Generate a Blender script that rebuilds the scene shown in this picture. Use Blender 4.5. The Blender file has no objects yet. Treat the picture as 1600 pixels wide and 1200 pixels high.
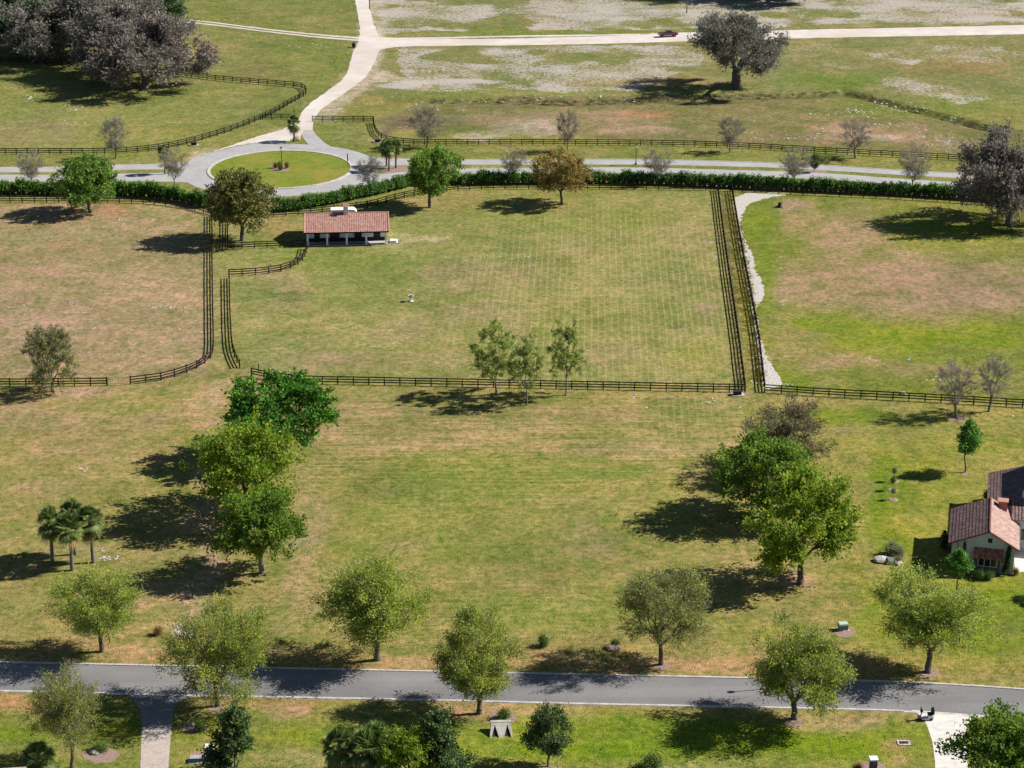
import bpy, bmesh, math, random
import numpy as np
from mathutils import Vector, Matrix
# ------------------------------------------------------------------ camera, world, sun
C = bpy.context.scene.collection
S = bpy.context.scene
FPX, TH, CH = 3235.0, math.atan(1262/3235.0), 119.4      # focal length in photo pixels, pitch, drone height
cam = bpy.data.cameras.new("camera"); cam.sensor_width = 36; cam.lens = FPX/1600*36
cam.clip_start = 1; cam.clip_end = 9000
co = bpy.data.objects.new("camera", cam); C.objects.link(co)
co.location = (0, 0, CH); co.rotation_euler = (math.pi/2-TH, 0, 0); S.camera = co
SUN_EL, SUN_AZ = math.radians(38.5), math.radians(10)    # azimuth measured from +x towards +y
w = bpy.data.worlds.new("World"); S.world = w; w.use_nodes = True
nt = w.node_tree; bg = nt.nodes['Background']
sky = nt.nodes.new('ShaderNodeTexSky'); sky.sky_type = 'NISHITA'; sky.sun_disc = False
sky.sun_elevation = SUN_EL; sky.sun_rotation = math.pi/2-SUN_AZ; sky.air_density = .6; sky.dust_density = .2
nt.links.new(sky.outputs[0], bg.inputs[0]); bg.inputs[1].default_value = 0.062
sl = bpy.data.lights.new("sun", 'SUN'); sl.energy = 5.0; sl.angle = math.radians(0.5); sl.color = (1, .95, .88)
so = bpy.data.objects.new("sun", sl); C.objects.link(so)
sd = Vector((math.cos(SUN_EL)*math.cos(SUN_AZ), math.cos(SUN_EL)*math.sin(SUN_AZ), math.sin(SUN_EL)))
so.rotation_euler = sd.to_track_quat('Z', 'Y').to_euler(); so.location = (100, 200, 300)
S.view_settings.view_transform = 'Standard'; S.view_settings.look = 'None'
S.view_settings.exposure = 0.84; S.view_settings.gamma = 1
S.render.engine = 'CYCLES'; S.render.resolution_x = 1024; S.render.resolution_y = 768
cy = S.cycles; cy.max_bounces = 5; cy.diffuse_bounces = 2; cy.transmission_bounces = 3; cy.transparent_max_bounces = 4
# ------------------------------------------------------------------ picture <-> ground
cT, sT = math.cos(TH), math.sin(TH)
def P(px, py, z=0.0):
    x = (px-800)/FPX; u = -(py-600)/FPX
    Y = cT+sT*u; Z = -sT+cT*u; t = (z-CH)/Z
    return Vector((x*t, Y*t, z))
def pxof(X, Y, Z=0.0):                  # numpy: world -> photo pixel
    dz = Z-CH; f = Y*cT-dz*sT; u = Y*sT+dz*cT
    return 800+FPX*X/f, 600-FPX*u/f
def hgt(bx, by, ty):                    # height of something that stands at (bx,by) and reaches row ty
    p = P(bx, by); u = -(ty-600)/FPX; Y = cT+sT*u; Z = -sT+cT*u
    return CH+p.y/Y*Z
def scl(by): return cT/CH*(by-600+FPX*math.tan(TH))      # pixels per metre on row by
KAL = 0.62                                               # lit picture colour -> surface colour
def lin(c): 
    c = c/255.0
    return c/12.92 if c <= .04045 else ((c+.055)/1.055)**2.4
def col(r, g, b, k=None): k = KAL if k is None else k; return (lin(r)*k, lin(g)*k, lin(b)*k)
LK = 1.12                                                 # thin leaves: spread colour over lit and unlit sides
def lcol(r, g, b): return col(r, g, b, LK)
def grass(r, g, b): d = max(0, g-r); return col(min(r+d*.34+1, 255), g-d*.10, b+d*.06)
# ------------------------------------------------------------------ object helpers
def tag(o, label=None, cat=None, group=None, kind=None):
    if label: o['label'] = label
    if cat: o['category'] = cat
    if group: o['group'] = group
    if kind: o['kind'] = kind
    return o
def empty(name, loc=(0, 0, 0), rz=0, label=None, cat=None, group=None, scale=None):
    o = bpy.data.objects.new(name, None); C.objects.link(o); o.location = loc; o.rotation_euler.z = rz
    o.empty_display_size = .3
    if scale: o.scale = scale
    return tag(o, label, cat, group)
def link(name, me, parent=None, loc=None):
    o = bpy.data.objects.new(name, me); C.objects.link(o)
    if parent: o.parent = parent
    if loc is not None: o.location = loc
    return o
def pymesh(name, verts, faces, m=None, smooth=False):
    me = bpy.data.meshes.new(name); me.from_pydata([tuple(v) for v in verts], [], faces)
    if m: me.materials.append(m)
    if smooth: me.polygons.foreach_set('use_smooth', [True]*len(me.polygons))
    me.update(); return me
def npmesh(name, V, F, m, colors=None, smooth=False):   # V (n,3), F (k,4) or (k,3)
    me = bpy.data.meshes.new(name); n, k = len(V), F.shape[1]
    me.vertices.add(n); me.vertices.foreach_set('co', np.asarray(V, np.float32).ravel())
    me.loops.add(F.size); me.loops.foreach_set('vertex_index', F.astype(np.int32).ravel())
    me.polygons.add(len(F)); me.polygons.foreach_set('loop_start', np.arange(len(F), dtype=np.int32)*k)
    me.polygons.foreach_set('loop_total', np.full(len(F), k, np.int32))
    if smooth: me.polygons.foreach_set('use_smooth', np.ones(len(F), bool))
    me.update(calc_edges=True)
    if colors is not None:
        for nm, cc in colors.items():
            a = me.attributes.new(nm, 'FLOAT_COLOR', 'POINT')
            c4 = np.ones((n, 4), np.float32); c4[:, :cc.shape[1]] = cc; a.data.foreach_set('color', c4.ravel())
    me.materials.append(m); return me
class MB:                                                # collects solids into one mesh
    def __init__(s): s.v = []; s.f = []
    def quad(s, *p):
        n = len(s.v); s.v += [tuple(q) for q in p]; s.f.append(tuple(range(n, n+len(p))))
    def box(s, x0, y0, z0, x1, y1, z1, M=None, tp=0):
        n = len(s.v); cx, cyy = (x0+x1)/2, (y0+y1)/2
        pts = [(x0, y0, z0), (x1, y0, z0), (x1, y1, z0), (x0, y1, z0)]
        pts += [(cx+(x-cx)*(1-tp), cyy+(y-cyy)*(1-tp), z1) for x, y, _ in pts]
        if M: pts = [tuple(M @ Vector(p)) for p in pts]
        s.v += pts
        for f in ((3, 2, 1, 0), (4, 5, 6, 7), (0, 1, 5, 4), (1, 2, 6, 5), (2, 3, 7, 6), (3, 0, 4, 7)): s.f.append(tuple(n+i for i in f))
    def tube(s, a, b, ra, rb, k=6, caps=True):
        a, b = Vector(a), Vector(b); d = (b-a)
        if d.length < 1e-5: return
        q = d.to_track_quat('Z', 'Y').to_matrix(); n = len(s.v)
        for c, r in ((a, ra), (b, rb)):
            for i in range(k):
                t = 2*math.pi*i/k; s.v.append(tuple(c+q @ Vector((r*math.cos(t), r*math.sin(t), 0))))
        for i in range(k): s.f.append((n+i, n+(i+1) % k, n+k+(i+1) % k, n+k+i))
        if caps: s.f.append(tuple(n+k+i for i in range(k))); s.f.append(tuple(n+k-1-i for i in range(k)))
    def lathe(s, prof, k=12, c=(0, 0, 0)):
        n = len(s.v)
        for r, z in prof:
            for i in range(k):
                t = 2*math.pi*i/k; s.v.append((c[0]+r*math.cos(t), c[1]+r*math.sin(t), c[2]+z))
        for j in range(len(prof)-1):
            for i in range(k): s.f.append((n+j*k+i, n+j*k+(i+1) % k, n+(j+1)*k+(i+1) % k, n+(j+1)*k+i))
        s.f.append(tuple(n+k-1-i for i in range(k))); e = n+(len(prof)-1)*k; s.f.append(tuple(e+i for i in range(k)))
    def build(s, name, m, parent=None, smooth=False, loc=None): return link(name, pymesh(name, s.v, s.f, m, smooth), parent, loc)
# ------------------------------------------------------------------ materials
def newmat(name):
    m = bpy.data.materials.new(name); m.use_nodes = True; nt = m.node_tree
    return m, nt, nt.nodes['Principled BSDF']
def noise(nt, scale, detail=3, rough=.6, vec=None, stretch=None):
    n = nt.nodes.new('ShaderNodeTexNoise'); n.inputs['Scale'].default_value = scale
    n.inputs['Detail'].default_value = detail; n.inputs['Roughness'].default_value = rough
    if vec is None:
        tc = nt.nodes.new('ShaderNodeTexCoord'); vec = tc.outputs['Object']
    if stretch:
        mp = nt.nodes.new('ShaderNodeMapping'); mp.inputs['Scale'].default_value = stretch[:3]
        if len(stretch) > 3: mp.inputs['Rotation'].default_value = (0, 0, stretch[3])
        nt.links.new(vec, mp.inputs[0]); vec = mp.outputs[0]
    nt.links.new(vec, n.inputs['Vector']); return n.outputs['Fac']
def ramp(nt, src, stops):
    r = nt.nodes.new('ShaderNodeValToRGB'); e = r.color_ramp.elements
    while len(e) < len(stops): e.new(.5)
    for el, (p, c) in zip(e, stops): el.position = p; el.color = (*c, 1) if not isinstance(c, (int, float)) else (c, c, c, 1)
    nt.links.new(src, r.inputs[0]); return r.outputs[0]
def mix(nt, a, b, fac, mode='MIX'):
    n = nt.nodes.new('ShaderNodeMix'); n.data_type = 'RGBA'; n.blend_type = mode
    for s, v in ((n.inputs[0], fac), (n.inputs[6], a), (n.inputs[7], b)):
        if isinstance(v, (int, float)): s.default_value = v
        elif isinstance(v, tuple): s.default_value = (*v, 1)
        else: nt.links.new(v, s)
    return n.outputs[2]
def mth(nt, op, a, b=0.0, c=None):
    n = nt.nodes.new('ShaderNodeMath'); n.operation = op
    for s, v in zip(n.inputs, (a, b, c)):
        if v is None: continue
        if isinstance(v, (int, float)): s.default_value = v
        else: nt.links.new(v, s)
    return n.outputs[0]
def bump(nt, b, h, strength=.4, dist=.1):
    n = nt.nodes.new('ShaderNodeBump'); n.inputs['Strength'].default_value = strength; n.inputs['Distance'].default_value = dist
    nt.links.new(h, n.inputs['Height']); nt.links.new(n.outputs[0], b.inputs['Normal'])
def mottled(name, c1, c2, scale=2, rough=.85, detail=4, bmp=.3, stretch=None, c3=None, fine=None):
    m, nt, b = newmat(name); f = noise(nt, scale, detail, .65, stretch=stretch)
    c = ramp(nt, f, [(.32, c1), (.68, c2)])
    if c3 is not None:
        g = noise(nt, scale*.23, 3, .6); c = mix(nt, c, c3, ramp(nt, g, [(.45, 0.), (.7, 1.)]))
    if fine:
        g = noise(nt, fine, 2, .7); c = mix(nt, c, ramp(nt, g, [(.3, .6), (.7, 1.35)]), 1.0, 'MULTIPLY')
    nt.links.new(c, b.inputs['Base Color']); b.inputs['Roughness'].default_value = rough
    b.inputs['Specular IOR Level'].default_value = .25
    if bmp: bump(nt, b, f, bmp, .05)
    return m
def leafmat(name, trans=.3):
    m, nt, b = newmat(name); a = nt.nodes.new('ShaderNodeAttribute'); a.attribute_name = 'tint'
    nt.links.new(a.outputs['Color'], b.inputs['Base Color']); b.inputs['Roughness'].default_value = .6
    b.inputs['Specular IOR Level'].default_value = .2
    t = nt.nodes.new('ShaderNodeBsdfTranslucent'); nt.links.new(a.outputs['Color'], t.inputs[0])
    mx = nt.nodes.new('ShaderNodeMixShader'); mx.inputs[0].default_value = trans
    nt.links.new(b.outputs[0], mx.inputs[1]); nt.links.new(t.outputs[0], mx.inputs[2])
    nt.links.new(mx.outputs[0], nt.nodes['Material Output'].inputs[0]); return m
def attrmat(name, attr='tint', rough=.85):
    m, nt, b = newmat(name); a = nt.nodes.new('ShaderNodeAttribute'); a.attribute_name = attr
    f = noise(nt, 9, 3, .6); c = mix(nt, a.outputs['Color'], ramp(nt, f, [(.3, .75), (.7, 1.2)]), 1.0, 'MULTIPLY')
    nt.links.new(c, b.inputs['Base Color']); b.inputs['Roughness'].default_value = rough; b.inputs['Specular IOR Level'].default_value = .2; return m
LEAF = leafmat('foliage', .36); SPRING = leafmat('spring_foliage', .5); TILE = attrmat('clay_tiles')
BARK = mottled('bark', (.06, .048, .038), (.15, .125, .10), 5, stretch=(1, 1, .3))
BARKL = mottled('pale_bark', (.10, .09, .075), (.24, .21, .18), 5, stretch=(1, 1, .3))
BARKP = mottled('palm_bark', (.09, .08, .065), (.2, .18, .15), 6, stretch=(1, 1, 3))
WOOD = mottled('black_fence_paint', (.009, .007, .006), (.024, .015, .011), 3, rough=.7, bmp=.1)
STUCCO = mottled('white_stucco', (.70, .70, .695), (.82, .815, .80), 1.5, fine=8)
STUCCOD = mottled('pale_stucco', (.48, .47, .45), (.6, .59, .57), 1.2, fine=8)
DARK = mottled('dark_timber_and_shade', (.012, .012, .013), (.03, .028, .027), 3, bmp=.1)
SHEET = mottled('white_sheet_metal', (.6, .6, .6), (.75, .75, .74), .8, rough=.4, bmp=0)
CONC = mottled('concrete', (.30, .28, .255), (.50, .47, .44), .7, detail=7, fine=7, bmp=.15)
METAL = mottled('grey_metal', (.12, .12, .12), (.2, .2, .2), 4, rough=.5, bmp=0)
DIRT = mottled('limerock_dirt', (.42, .375, .335), (.57, .52, .475), .16, detail=8, c3=(.44, .375, .325), bmp=0)
ASPH = mottled('asphalt', (.140, .136, .136), (.205, .198, .198), .22, detail=8, fine=11, bmp=.1, c3=(.12, .115, .117), stretch=(.12, 1.7, 1))
ASPHL = mottled('pale_asphalt', (.27, .265, .265), (.35, .345, .34), .25, detail=8, fine=9, bmp=.1)
MULCH = mottled('pine_mulch', (.16, .10, .075), (.32, .23, .19), 5, fine=14, bmp=.5)
GRAV = mottled('white_gravel', (.22, .20, .17), (.58, .55, .50), 3.5, detail=6, fine=6, bmp=.6)
ROCK = mottled('limestone', (.30, .28, .25), (.56, .54, .49), 3, bmp=.4)
GREENP = mottled('green_painted_steel', (.10, .16, .12), (.14, .2, .15), 3, rough=.5, bmp=0)
# pavers
def paver(name, c1, c2, grout, s):
    m, nt, b = newmat(name); tc = nt.nodes.new('ShaderNodeTexCoord'); br = nt.nodes.new('ShaderNodeTexBrick')
    nt.links.new(tc.outputs['Object'], br.inputs[0]); br.inputs['Scale'].default_value = s
    br.inputs['Color1'].default_value = (*c1, 1); br.inputs['Color2'].default_value = (*c2, 1); br.inputs['Mortar'].default_value = (*grout, 1)
    br.inputs['Mortar Size'].default_value = .015
    c = mix(nt, br.outputs[0], ramp(nt, noise(nt, 1.1, 6, .7), [(.3, .8), (.7, 1.15)]), 1.0, 'MULTIPLY')
    nt.links.new(c, b.inputs['Base Color']); b.inputs['Roughness'].default_value = .85; return m
PAVE = paver('brick_pavers', (.36, .29, .25), (.45, .38, .34), (.2, .17, .15), 2.2)
PAVEW = paver('pale_pavers', (.52, .49, .45), (.62, .58, .54), (.36, .33, .3), 1.2)
# glass
GLASS, _nt, _b = newmat('window_glass'); _b.inputs['Base Color'].default_value = (.02, .025, .03, 1); _b.inputs['Roughness'].default_value = .08
REDP, _nt, _b = newmat('dark_red_paint'); _b.inputs['Base Color'].default_value = (.11, .012, .018, 1); _b.inputs['Roughness'].default_value = .25; _b.inputs['Coat Weight'].default_value = .5
_nt.links.new(ramp(_nt, noise(_nt, 3), [(.3, (.09, .01, .016)), (.7, (.14, .016, .022))]), _b.inputs['Base Color'])
RUBBER = mottled('rubber', (.01, .01, .01), (.022, .022, .022), 8, bmp=0)
LAMPG, _nt, _b = newmat('white_lamp_glass'); _b.inputs['Base Color'].default_value = (.8, .8, .78, 1); _b.inputs['Roughness'].default_value = .2
ORANGE = mottled('orange_plastic', (.5, .1, .03), (.6, .14, .04), 3, bmp=0)
WATERM, _nt, _b = newmat('trough_water'); _b.inputs['Base Color'].default_value = (.02, .03, .035, 1); _b.inputs['Roughness'].default_value = .05
# ------------------------------------------------------------------ ground
rng = np.random.default_rng(7)
def vnoise(x, y, s, seed=0):                         # smooth value noise 0..1, cell size s
    r = np.random.default_rng(seed+101); T = r.random((256, 256))
    x = x/s; y = y/s; xi = np.floor(x).astype(int); yi = np.floor(y).astype(int); fx = x-xi; fy = y-yi
    fx = fx*fx*(3-2*fx); fy = fy*fy*(3-2*fy); g = lambda i, j: T[i % 256, j % 256]
    return (g(xi, yi)*(1-fx)+g(xi+1, yi)*fx)*(1-fy)+(g(xi, yi+1)*(1-fx)+g(xi+1, yi+1)*fx)*fy
def fbm(x, y, s, o=4, seed=0):
    a = 0; n = 0
    for i in range(o): a = a+vnoise(x, y, s/2**i, seed+i*13)*.5**i; n += .5**i
    return a/n
def inpoly(px, py, poly):
    r = np.zeros(px.shape, bool); j = len(poly)-1
    for i in range(len(poly)):
        xi, yi = poly[i]; xj, yj = poly[j]
        c = ((yi > py) != (yj > py)) & (px < (xj-xi)*(py-yi)/(yj-yi+1e-9)+xi); r ^= c; j = i
    return r
def sm(v, a, b): t = np.clip((v-a)/(b-a), 0, 1); return t*t*(3-2*t)
def axis(a, b, d, far): return np.array(sorted(set([-f+a for f in far]+list(np.arange(a, b+d/2, d))+[b+f for f in far])))
xs = axis(-160, 160, .8, [20, 60, 140, 300, 700, 1500, 3500])
ys = np.concatenate([[-3500, -1000, -200, 60, 140], np.arange(176, 650, .8), [670, 700, 760, 900, 1200, 2000, 4500]])
X, Y = np.meshgrid(xs, ys); X = X.ravel(); Y = Y.ravel()
n1 = fbm(X, Y, 14, 5, 1); n2 = fbm(X, Y, 5, 4, 2); n3 = fbm(X, Y, 40, 3, 3); n4 = fbm(X, Y, 2.2, 2, 4)
Ys = np.maximum(Y, 60); px, py = pxof(X, Ys); s_ = cT/CH*(py+662)
jx = (n1-.5)*60+(n2-.5)*26; jy = (fbm(X, Y, 12, 4, 9)-.5)*34+(n4-.5)*8
qx = px+jx*s_/9; qy = py+jy*s_/14                       # boundaries wander by a few metres
base = np.tile(np.array(grass(142, 139, 76)), (len(X), 1))
att = np.zeros((len(X), 3)); att2 = np.zeros((len(X), 3)) # att: sand speckle, mown stripes, cross rows
def paint(mask, c, k=1.0): 
    global base
    m = (mask*k)[:, None]; base = base*(1-m)+np.array(c)[None]*m
def ell(cx, cyy, rx, ry, soft=.5, j=1.0):
    d = np.sqrt(((px+(qx-px)*j-cx)/rx)**2+((py+(qy-py)*j-cyy)/ry)**2); return 1-sm(d, 1-soft, 1+soft)
def pol(pts, j=.25): return inpoly(px+(qx-px)*j, py+(qy-py)*j, pts).astype(float)
# fields
TOPY = [(-999, -200), (575, -200), (575, 60), (520, 130), (480, 200), (-999, 200)]
paint(pol(TOPY), grass(122, 134, 72))
paint(pol([(590, -300), (2600, -300), (2600, 215), (1000, 155), (560, 150), (590, 60)]), grass(136, 137, 86))
paint(pol([(680, 150), (1230, 150), (1330, 143), (1600, 205), (1600, 250), (1200, 232), (680, 226), (600, 218), (590, 190)], .1), grass(124, 122, 76))
paint(pol([(-200, 215), (330, 215), (470, 195), (1700, 250), (1700, 310), (-200, 310)], .1), grass(136, 140, 72))
paint(pol([(-300, 318), (327, 318), (327, 590), (-300, 600)], .08), grass(164, 144, 106))
paint(pol([(340, 330), (1112, 300), (1150, 606), (380, 590)], .08), grass(146, 146, 86))
paint(pol([(1143, 300), (1900, 320), (1900, 640), (1192, 610)], .05), grass(122, 136, 58))
paint(pol([(-900, 604), (340, 600), (390, 590), (1190, 612), (1800, 645), (2400, 1090), (-900, 1040)], .05), grass(150, 143, 82))
paint(pol([(-900, 1075), (2600, 1110), (2600, 1500), (-900, 1500)], .02), grass(134, 141, 66))
# details: (cx, cy, rx, ry, colour, strength)
PINK = (162, 141, 112); TAN = (170, 152, 102); GRN = (104, 134, 54); VIV = (108, 142, 34); YG = (136, 146, 52); ORA = (168, 142, 92); BR = (112, 98, 76); PALE = (205, 190, 172)
D = [ # top left
 (60, 205, 70, 22, PINK, .8), (430, 112, 60, 14, BR, .5), (330, 25, 200, 18, (128, 136, 66), .6), (330, 80, 60, 10, TAN, .5), (200, 180, 190, 12, (140, 146, 86), .6),
 (300, 130, 30, 6, PINK, .6), (260, 250, 60, 8, ORA, .5), (200, 258, 60, 4, TAN, .5), (480, 100, 60, 40, (112, 138, 60), .5),
 # top right
 (850, 35, 50, 16, (150, 128, 80), .6), (1480, 105, 100, 12, (160, 128, 84), .5), (1560, 18, 80, 8, (166, 138, 104), .6), (1300, 125, 80, 14, (96, 140, 48), .7), (900, 52, 330, 5, (110, 140, 56), .8),
 (1000, 130, 140, 8, (150, 132, 80), .45), (700, 152, 90, 7, (108, 136, 58), .8), (930, 142, 300, 4, (112, 138, 58), .8), (1450, 165, 180, 16, (112, 142, 50), .6),
 # basin
 (790, 185, 110, 10, PINK, .6), (960, 185, 70, 12, PINK, .65), (1000, 205, 50, 7, (196, 160, 138), .8), (830, 200, 60, 12, PALE, .55), (745, 215, 40, 8, PALE, .6), (1010, 180, 40, 5, (190, 140, 100), .6),
 (640, 190, 50, 12, (124, 104, 92), .8), (615, 205, 14, 10, (110, 90, 82), .8), (1330, 205, 60, 14, (180, 150, 122), .75), (1420, 208, 34, 18, (178, 142, 112), .75), (1390, 216, 30, 6, PALE, .7), (1150, 215, 200, 8, (140, 122, 94), .5), (1240, 165, 60, 8, (120, 108, 78), .6), (1490, 225, 50, 8, (160, 140, 112), .6),
 (1000, 245, 700, 4, (120, 140, 60), .5), (1310, 250, 40, 5, ORA, .7), (900, 240, 40, 5, TAN, .6), (540, 215, 60, 10, (158, 148, 104), .6), (530, 205, 70, 18, (126, 144, 70), .5),
 # left paddock
 (70, 500, 80, 40, (164, 141, 112), .8), (20, 560, 60, 24, (166, 141, 114), .8), (220, 490, 60, 60, (172, 148, 112), .7), (180, 326, 40, 14, (178, 138, 100), .8), (110, 370, 110, 16, (140, 142, 92), .6), (250, 330, 50, 16, (138, 142, 84), .6), (60, 450, 90, 14, (140, 138, 84), .5), (100, 385, 30, 8, (158, 122, 82), .6), (260, 440, 60, 30, (174, 152, 112), .6), (170, 410, 60, 14, (152, 146, 92), .5), (40, 430, 60, 20, (172, 146, 112), .6), (260, 550, 70, 24, (172, 154, 116), .6), (120, 575, 60, 10, (162, 148, 98), .6), (315, 520, 10, 60, (170, 146, 118), .7),
 # main paddock
 (740, 430, 110, 26, PINK, .65), (620, 395, 40, 16, (190, 176, 132), .6), (660, 372, 40, 8, (200, 182, 150), .7), (545, 405, 140, 16, (112, 140, 58), .75), (690, 370, 60, 12, (112, 140, 62), .6), (570, 450, 70, 30, (124, 144, 70), .6), (760, 490, 90, 18, PINK, .7), (640, 515, 40, 18, PINK, .6), (440, 450, 40, 30, PINK, .5), (430, 490, 50, 16, (150, 150, 92), .5), (480, 560, 70, 12, PINK, .6), (620, 560, 120, 12, PINK, .5), (390, 490, 20, 50, (122, 146, 70), .6), (420, 565, 40, 30, (158, 154, 104), .7), (700, 312, 60, 16, ORA, .75), (850, 330, 140, 18, (126, 140, 62), .5), (900, 395, 60, 14, (166, 148, 104), .6), (1080, 380, 40, 30, (166, 148, 106), .6), (1000, 340, 70, 14, (120, 140, 58), .6), (930, 490, 140, 16, (130, 142, 66), .5), (1040, 440, 60, 16, (160, 148, 104), .5), (950, 555, 50, 20, (172, 150, 116), .6), (1100, 560, 40, 24, (126, 144, 56), .7), (1095, 487, 22, 8, PINK, .8), (1050, 510, 16, 6, PINK, .7), (800, 535, 26, 26, PINK, .4), (880, 520, 60, 20, (124, 142, 64), .4), (870, 322, 30, 8, ORA, .8), (405, 345, 60, 10, ORA, .8), (440, 355, 40, 10, ORA, .6),
 (350, 410, 26, 20, (134, 150, 76), .8), (420, 400, 50, 16, (134, 150, 76), .8), (390, 600, 40, 14, (168, 150, 106), .6),
 # right paddock
 (1400, 440, 200, 40, (158, 138, 100), .85), (1330, 370, 60, 40, (160, 140, 104), .7), (1520, 455, 110, 34, (158, 137, 106), .9), (1250, 450, 60, 24, (150, 138, 92), .6), (1230, 322, 34, 10, (178, 150, 124), .9), (1250, 345, 30, 16, (176, 150, 112), .7), (1260, 530, 40, 20, (168, 142, 108), .8), (1330, 565, 60, 12, (164, 138, 104), .7), (1450, 580, 90, 12, (158, 138, 98), .6), (1480, 525, 170, 18, (132, 148, 38), .85), (1300, 505, 70, 16, (124, 146, 44), .7), (1200, 450, 24, 60, (92, 134, 36), .8), (1190, 350, 30, 30, (98, 136, 38), .7), (1230, 590, 50, 16, (108, 142, 34), .8), (1500, 370, 120, 10, (118, 142, 44), .7), (1400, 345, 60, 20, (122, 136, 60), .6), (1560, 600, 80, 12, (150, 140, 92), .5), (1340, 400, 30, 12, (120, 138, 60), .5), (1390, 480, 16, 8, (112, 138, 56), .5),
 # middle field
 (60, 660, 70, 20, PINK, .6), (130, 680, 70, 40, (168, 148, 104), .6), (60, 622, 50, 12, TAN, .4), (140, 612, 60, 8, PINK, .7), (200, 640, 60, 10, (136, 144, 76), .5), (340, 640, 24, 40, (178, 154, 112), .7), (60, 830, 60, 20, (132, 142, 68), .6), (200, 750, 60, 16, (146, 146, 78), .5), (240, 660, 30, 10, PINK, .5), (60, 760, 60, 12, (172, 148, 108), .5), (320, 760, 22, 60, (184, 158, 124), .85), (335, 870, 26, 60, (184, 156, 118), .8), (300, 960, 24, 50, (182, 160, 118), .8), (130, 862, 60, 12, (170, 158, 112), .6), (30, 960, 100, 20, (150, 148, 76), .5), (220, 930, 50, 30, (176, 152, 110), .5), (290, 985, 16, 10, (216, 202, 184), .9), (480, 800, 30, 60, (182, 156, 114), .7), (480, 900, 26, 60, (180, 156, 112), .7), (460, 850, 30, 10, (200, 174, 152), .5),
 (620, 680, 150, 24, (166, 146, 104), .6), (880, 650, 160, 20, (168, 148, 102), .6), (560, 640, 100, 12, PINK, .35), (720, 760, 130, 30, (124, 142, 66), .75), (900, 735, 140, 8, (112, 142, 58), .7), (640, 800, 100, 24, (120, 140, 62), .6), (830, 830, 160, 30, (130, 142, 68), .5), (560, 860, 70, 16, (112, 136, 54), .6), (760, 870, 120, 14, (114, 136, 56), .7), (640, 850, 40, 16, PINK, .5), (900, 780, 70, 12, (170, 150, 108), .5), (900, 850, 40, 22, PINK, .6), (1000, 705, 120, 12, (174, 154, 112), .6), (960, 700, 300, 6, (172, 152, 110), .4), (870, 960, 160, 30, (126, 144, 62), .6), (640, 975, 200, 20, (134, 144, 64), .5), (700, 930, 120, 12, (118, 138, 58), .5), (950, 920, 60, 14, (132, 146, 66), .5), (1060, 800, 50, 50, (136, 146, 68), .5), (1080, 660, 80, 20, (132, 142, 74), .5),
 # right lawn
 (1330, 760, 40, 120, (158, 150, 78), .6), (1380, 770, 34, 60, (88, 138, 34), .85), (1395, 850, 30, 26, (92, 142, 28), .85), (1440, 780, 50, 90, (140, 148, 50), .7), (1300, 650, 60, 14, (112, 144, 34), .7), (1400, 660, 90, 14, (122, 146, 40), .5), (1470, 690, 50, 20, (150, 146, 84), .6), (1540, 700, 90, 10, (112, 144, 44), .5), (1320, 672, 18, 8, PINK, .7), (1560, 960, 90, 60, (110, 146, 26), .8), (1380, 960, 40, 50, (128, 148, 44), .7), (1330, 900, 40, 30, (138, 146, 60), .6), (1250, 1000, 60, 30, (140, 146, 60), .5), (1370, 890, 20, 20, PINK, .4), (1310, 860, 20, 8, PINK, .5), (1160, 990, 80, 20, (140, 146, 66), .5), (1560, 985, 30, 10, (150, 146, 80), .5), (1250, 912, 26, 12, (186, 150, 122), .8), (1220, 640, 60, 10, (130, 146, 50), .5),
 # verge
 (600, 1034, 1100, 13, ORA, .72), (1400, 1052, 300, 12, ORA, .6), (200, 1022, 60, 14, (196, 156, 116), .8), (640, 1030, 60, 10, (196, 160, 118), .7), (60, 1008, 100, 10, (176, 134, 92), .6), (1060, 1040, 60, 8, (180, 152, 104), .6), (1010, 1010, 60, 8, (170, 150, 84), .4), (1560, 1040, 80, 16, (150, 144, 64), .5),
 # south side
 (40, 1094, 60, 12, (186, 142, 100), .85), (100, 1140, 160, 14, (128, 146, 34), .75), (20, 1150, 60, 10, (114, 146, 34), .6), (100, 1180, 100, 10, (160, 148, 84), .6), (380, 1100, 160, 10, (184, 144, 100), .75), (440, 1112, 50, 10, (190, 152, 124), .7), (480, 1150, 80, 14, (124, 150, 34), .75), (480, 1185, 80, 12, (166, 158, 104), .6), (320, 1150, 50, 20, (150, 146, 64), .6), (760, 1110, 90, 12, (186, 146, 110), .85), (800, 1120, 40, 22, (184, 148, 118), .8), (1100, 1112, 350, 8, (164, 146, 94), .6), (1100, 1150, 360, 26, VIV, .9), (960, 1175, 200, 14, (96, 148, 22), .7), (740, 1160, 60, 20, VIV, .7), (1000, 1145, 90, 14, (98, 138, 34), .6), (1330, 1125, 110, 12, (180, 152, 116), .85), (1300, 1160, 100, 12, (108, 146, 28), .7), (1250, 1185, 160, 12, (140, 152, 64), .6), (1130, 1190, 80, 8, (160, 158, 94), .6), (1410, 1155, 40, 40, (124, 144, 50), .6), (1402, 1125, 8, 14, (62, 116, 22), .7), (1416, 1162, 22, 8, (180, 140, 110), .8), (1418, 1185, 16, 6, (180, 150, 112), .7), (1060, 1195, 60, 6, (176, 160, 110), .5)]
for cx, cyy, rx, ry, c, k in D: paint(ell(cx, cyy, rx, ry), grass(*c), k)
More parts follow.
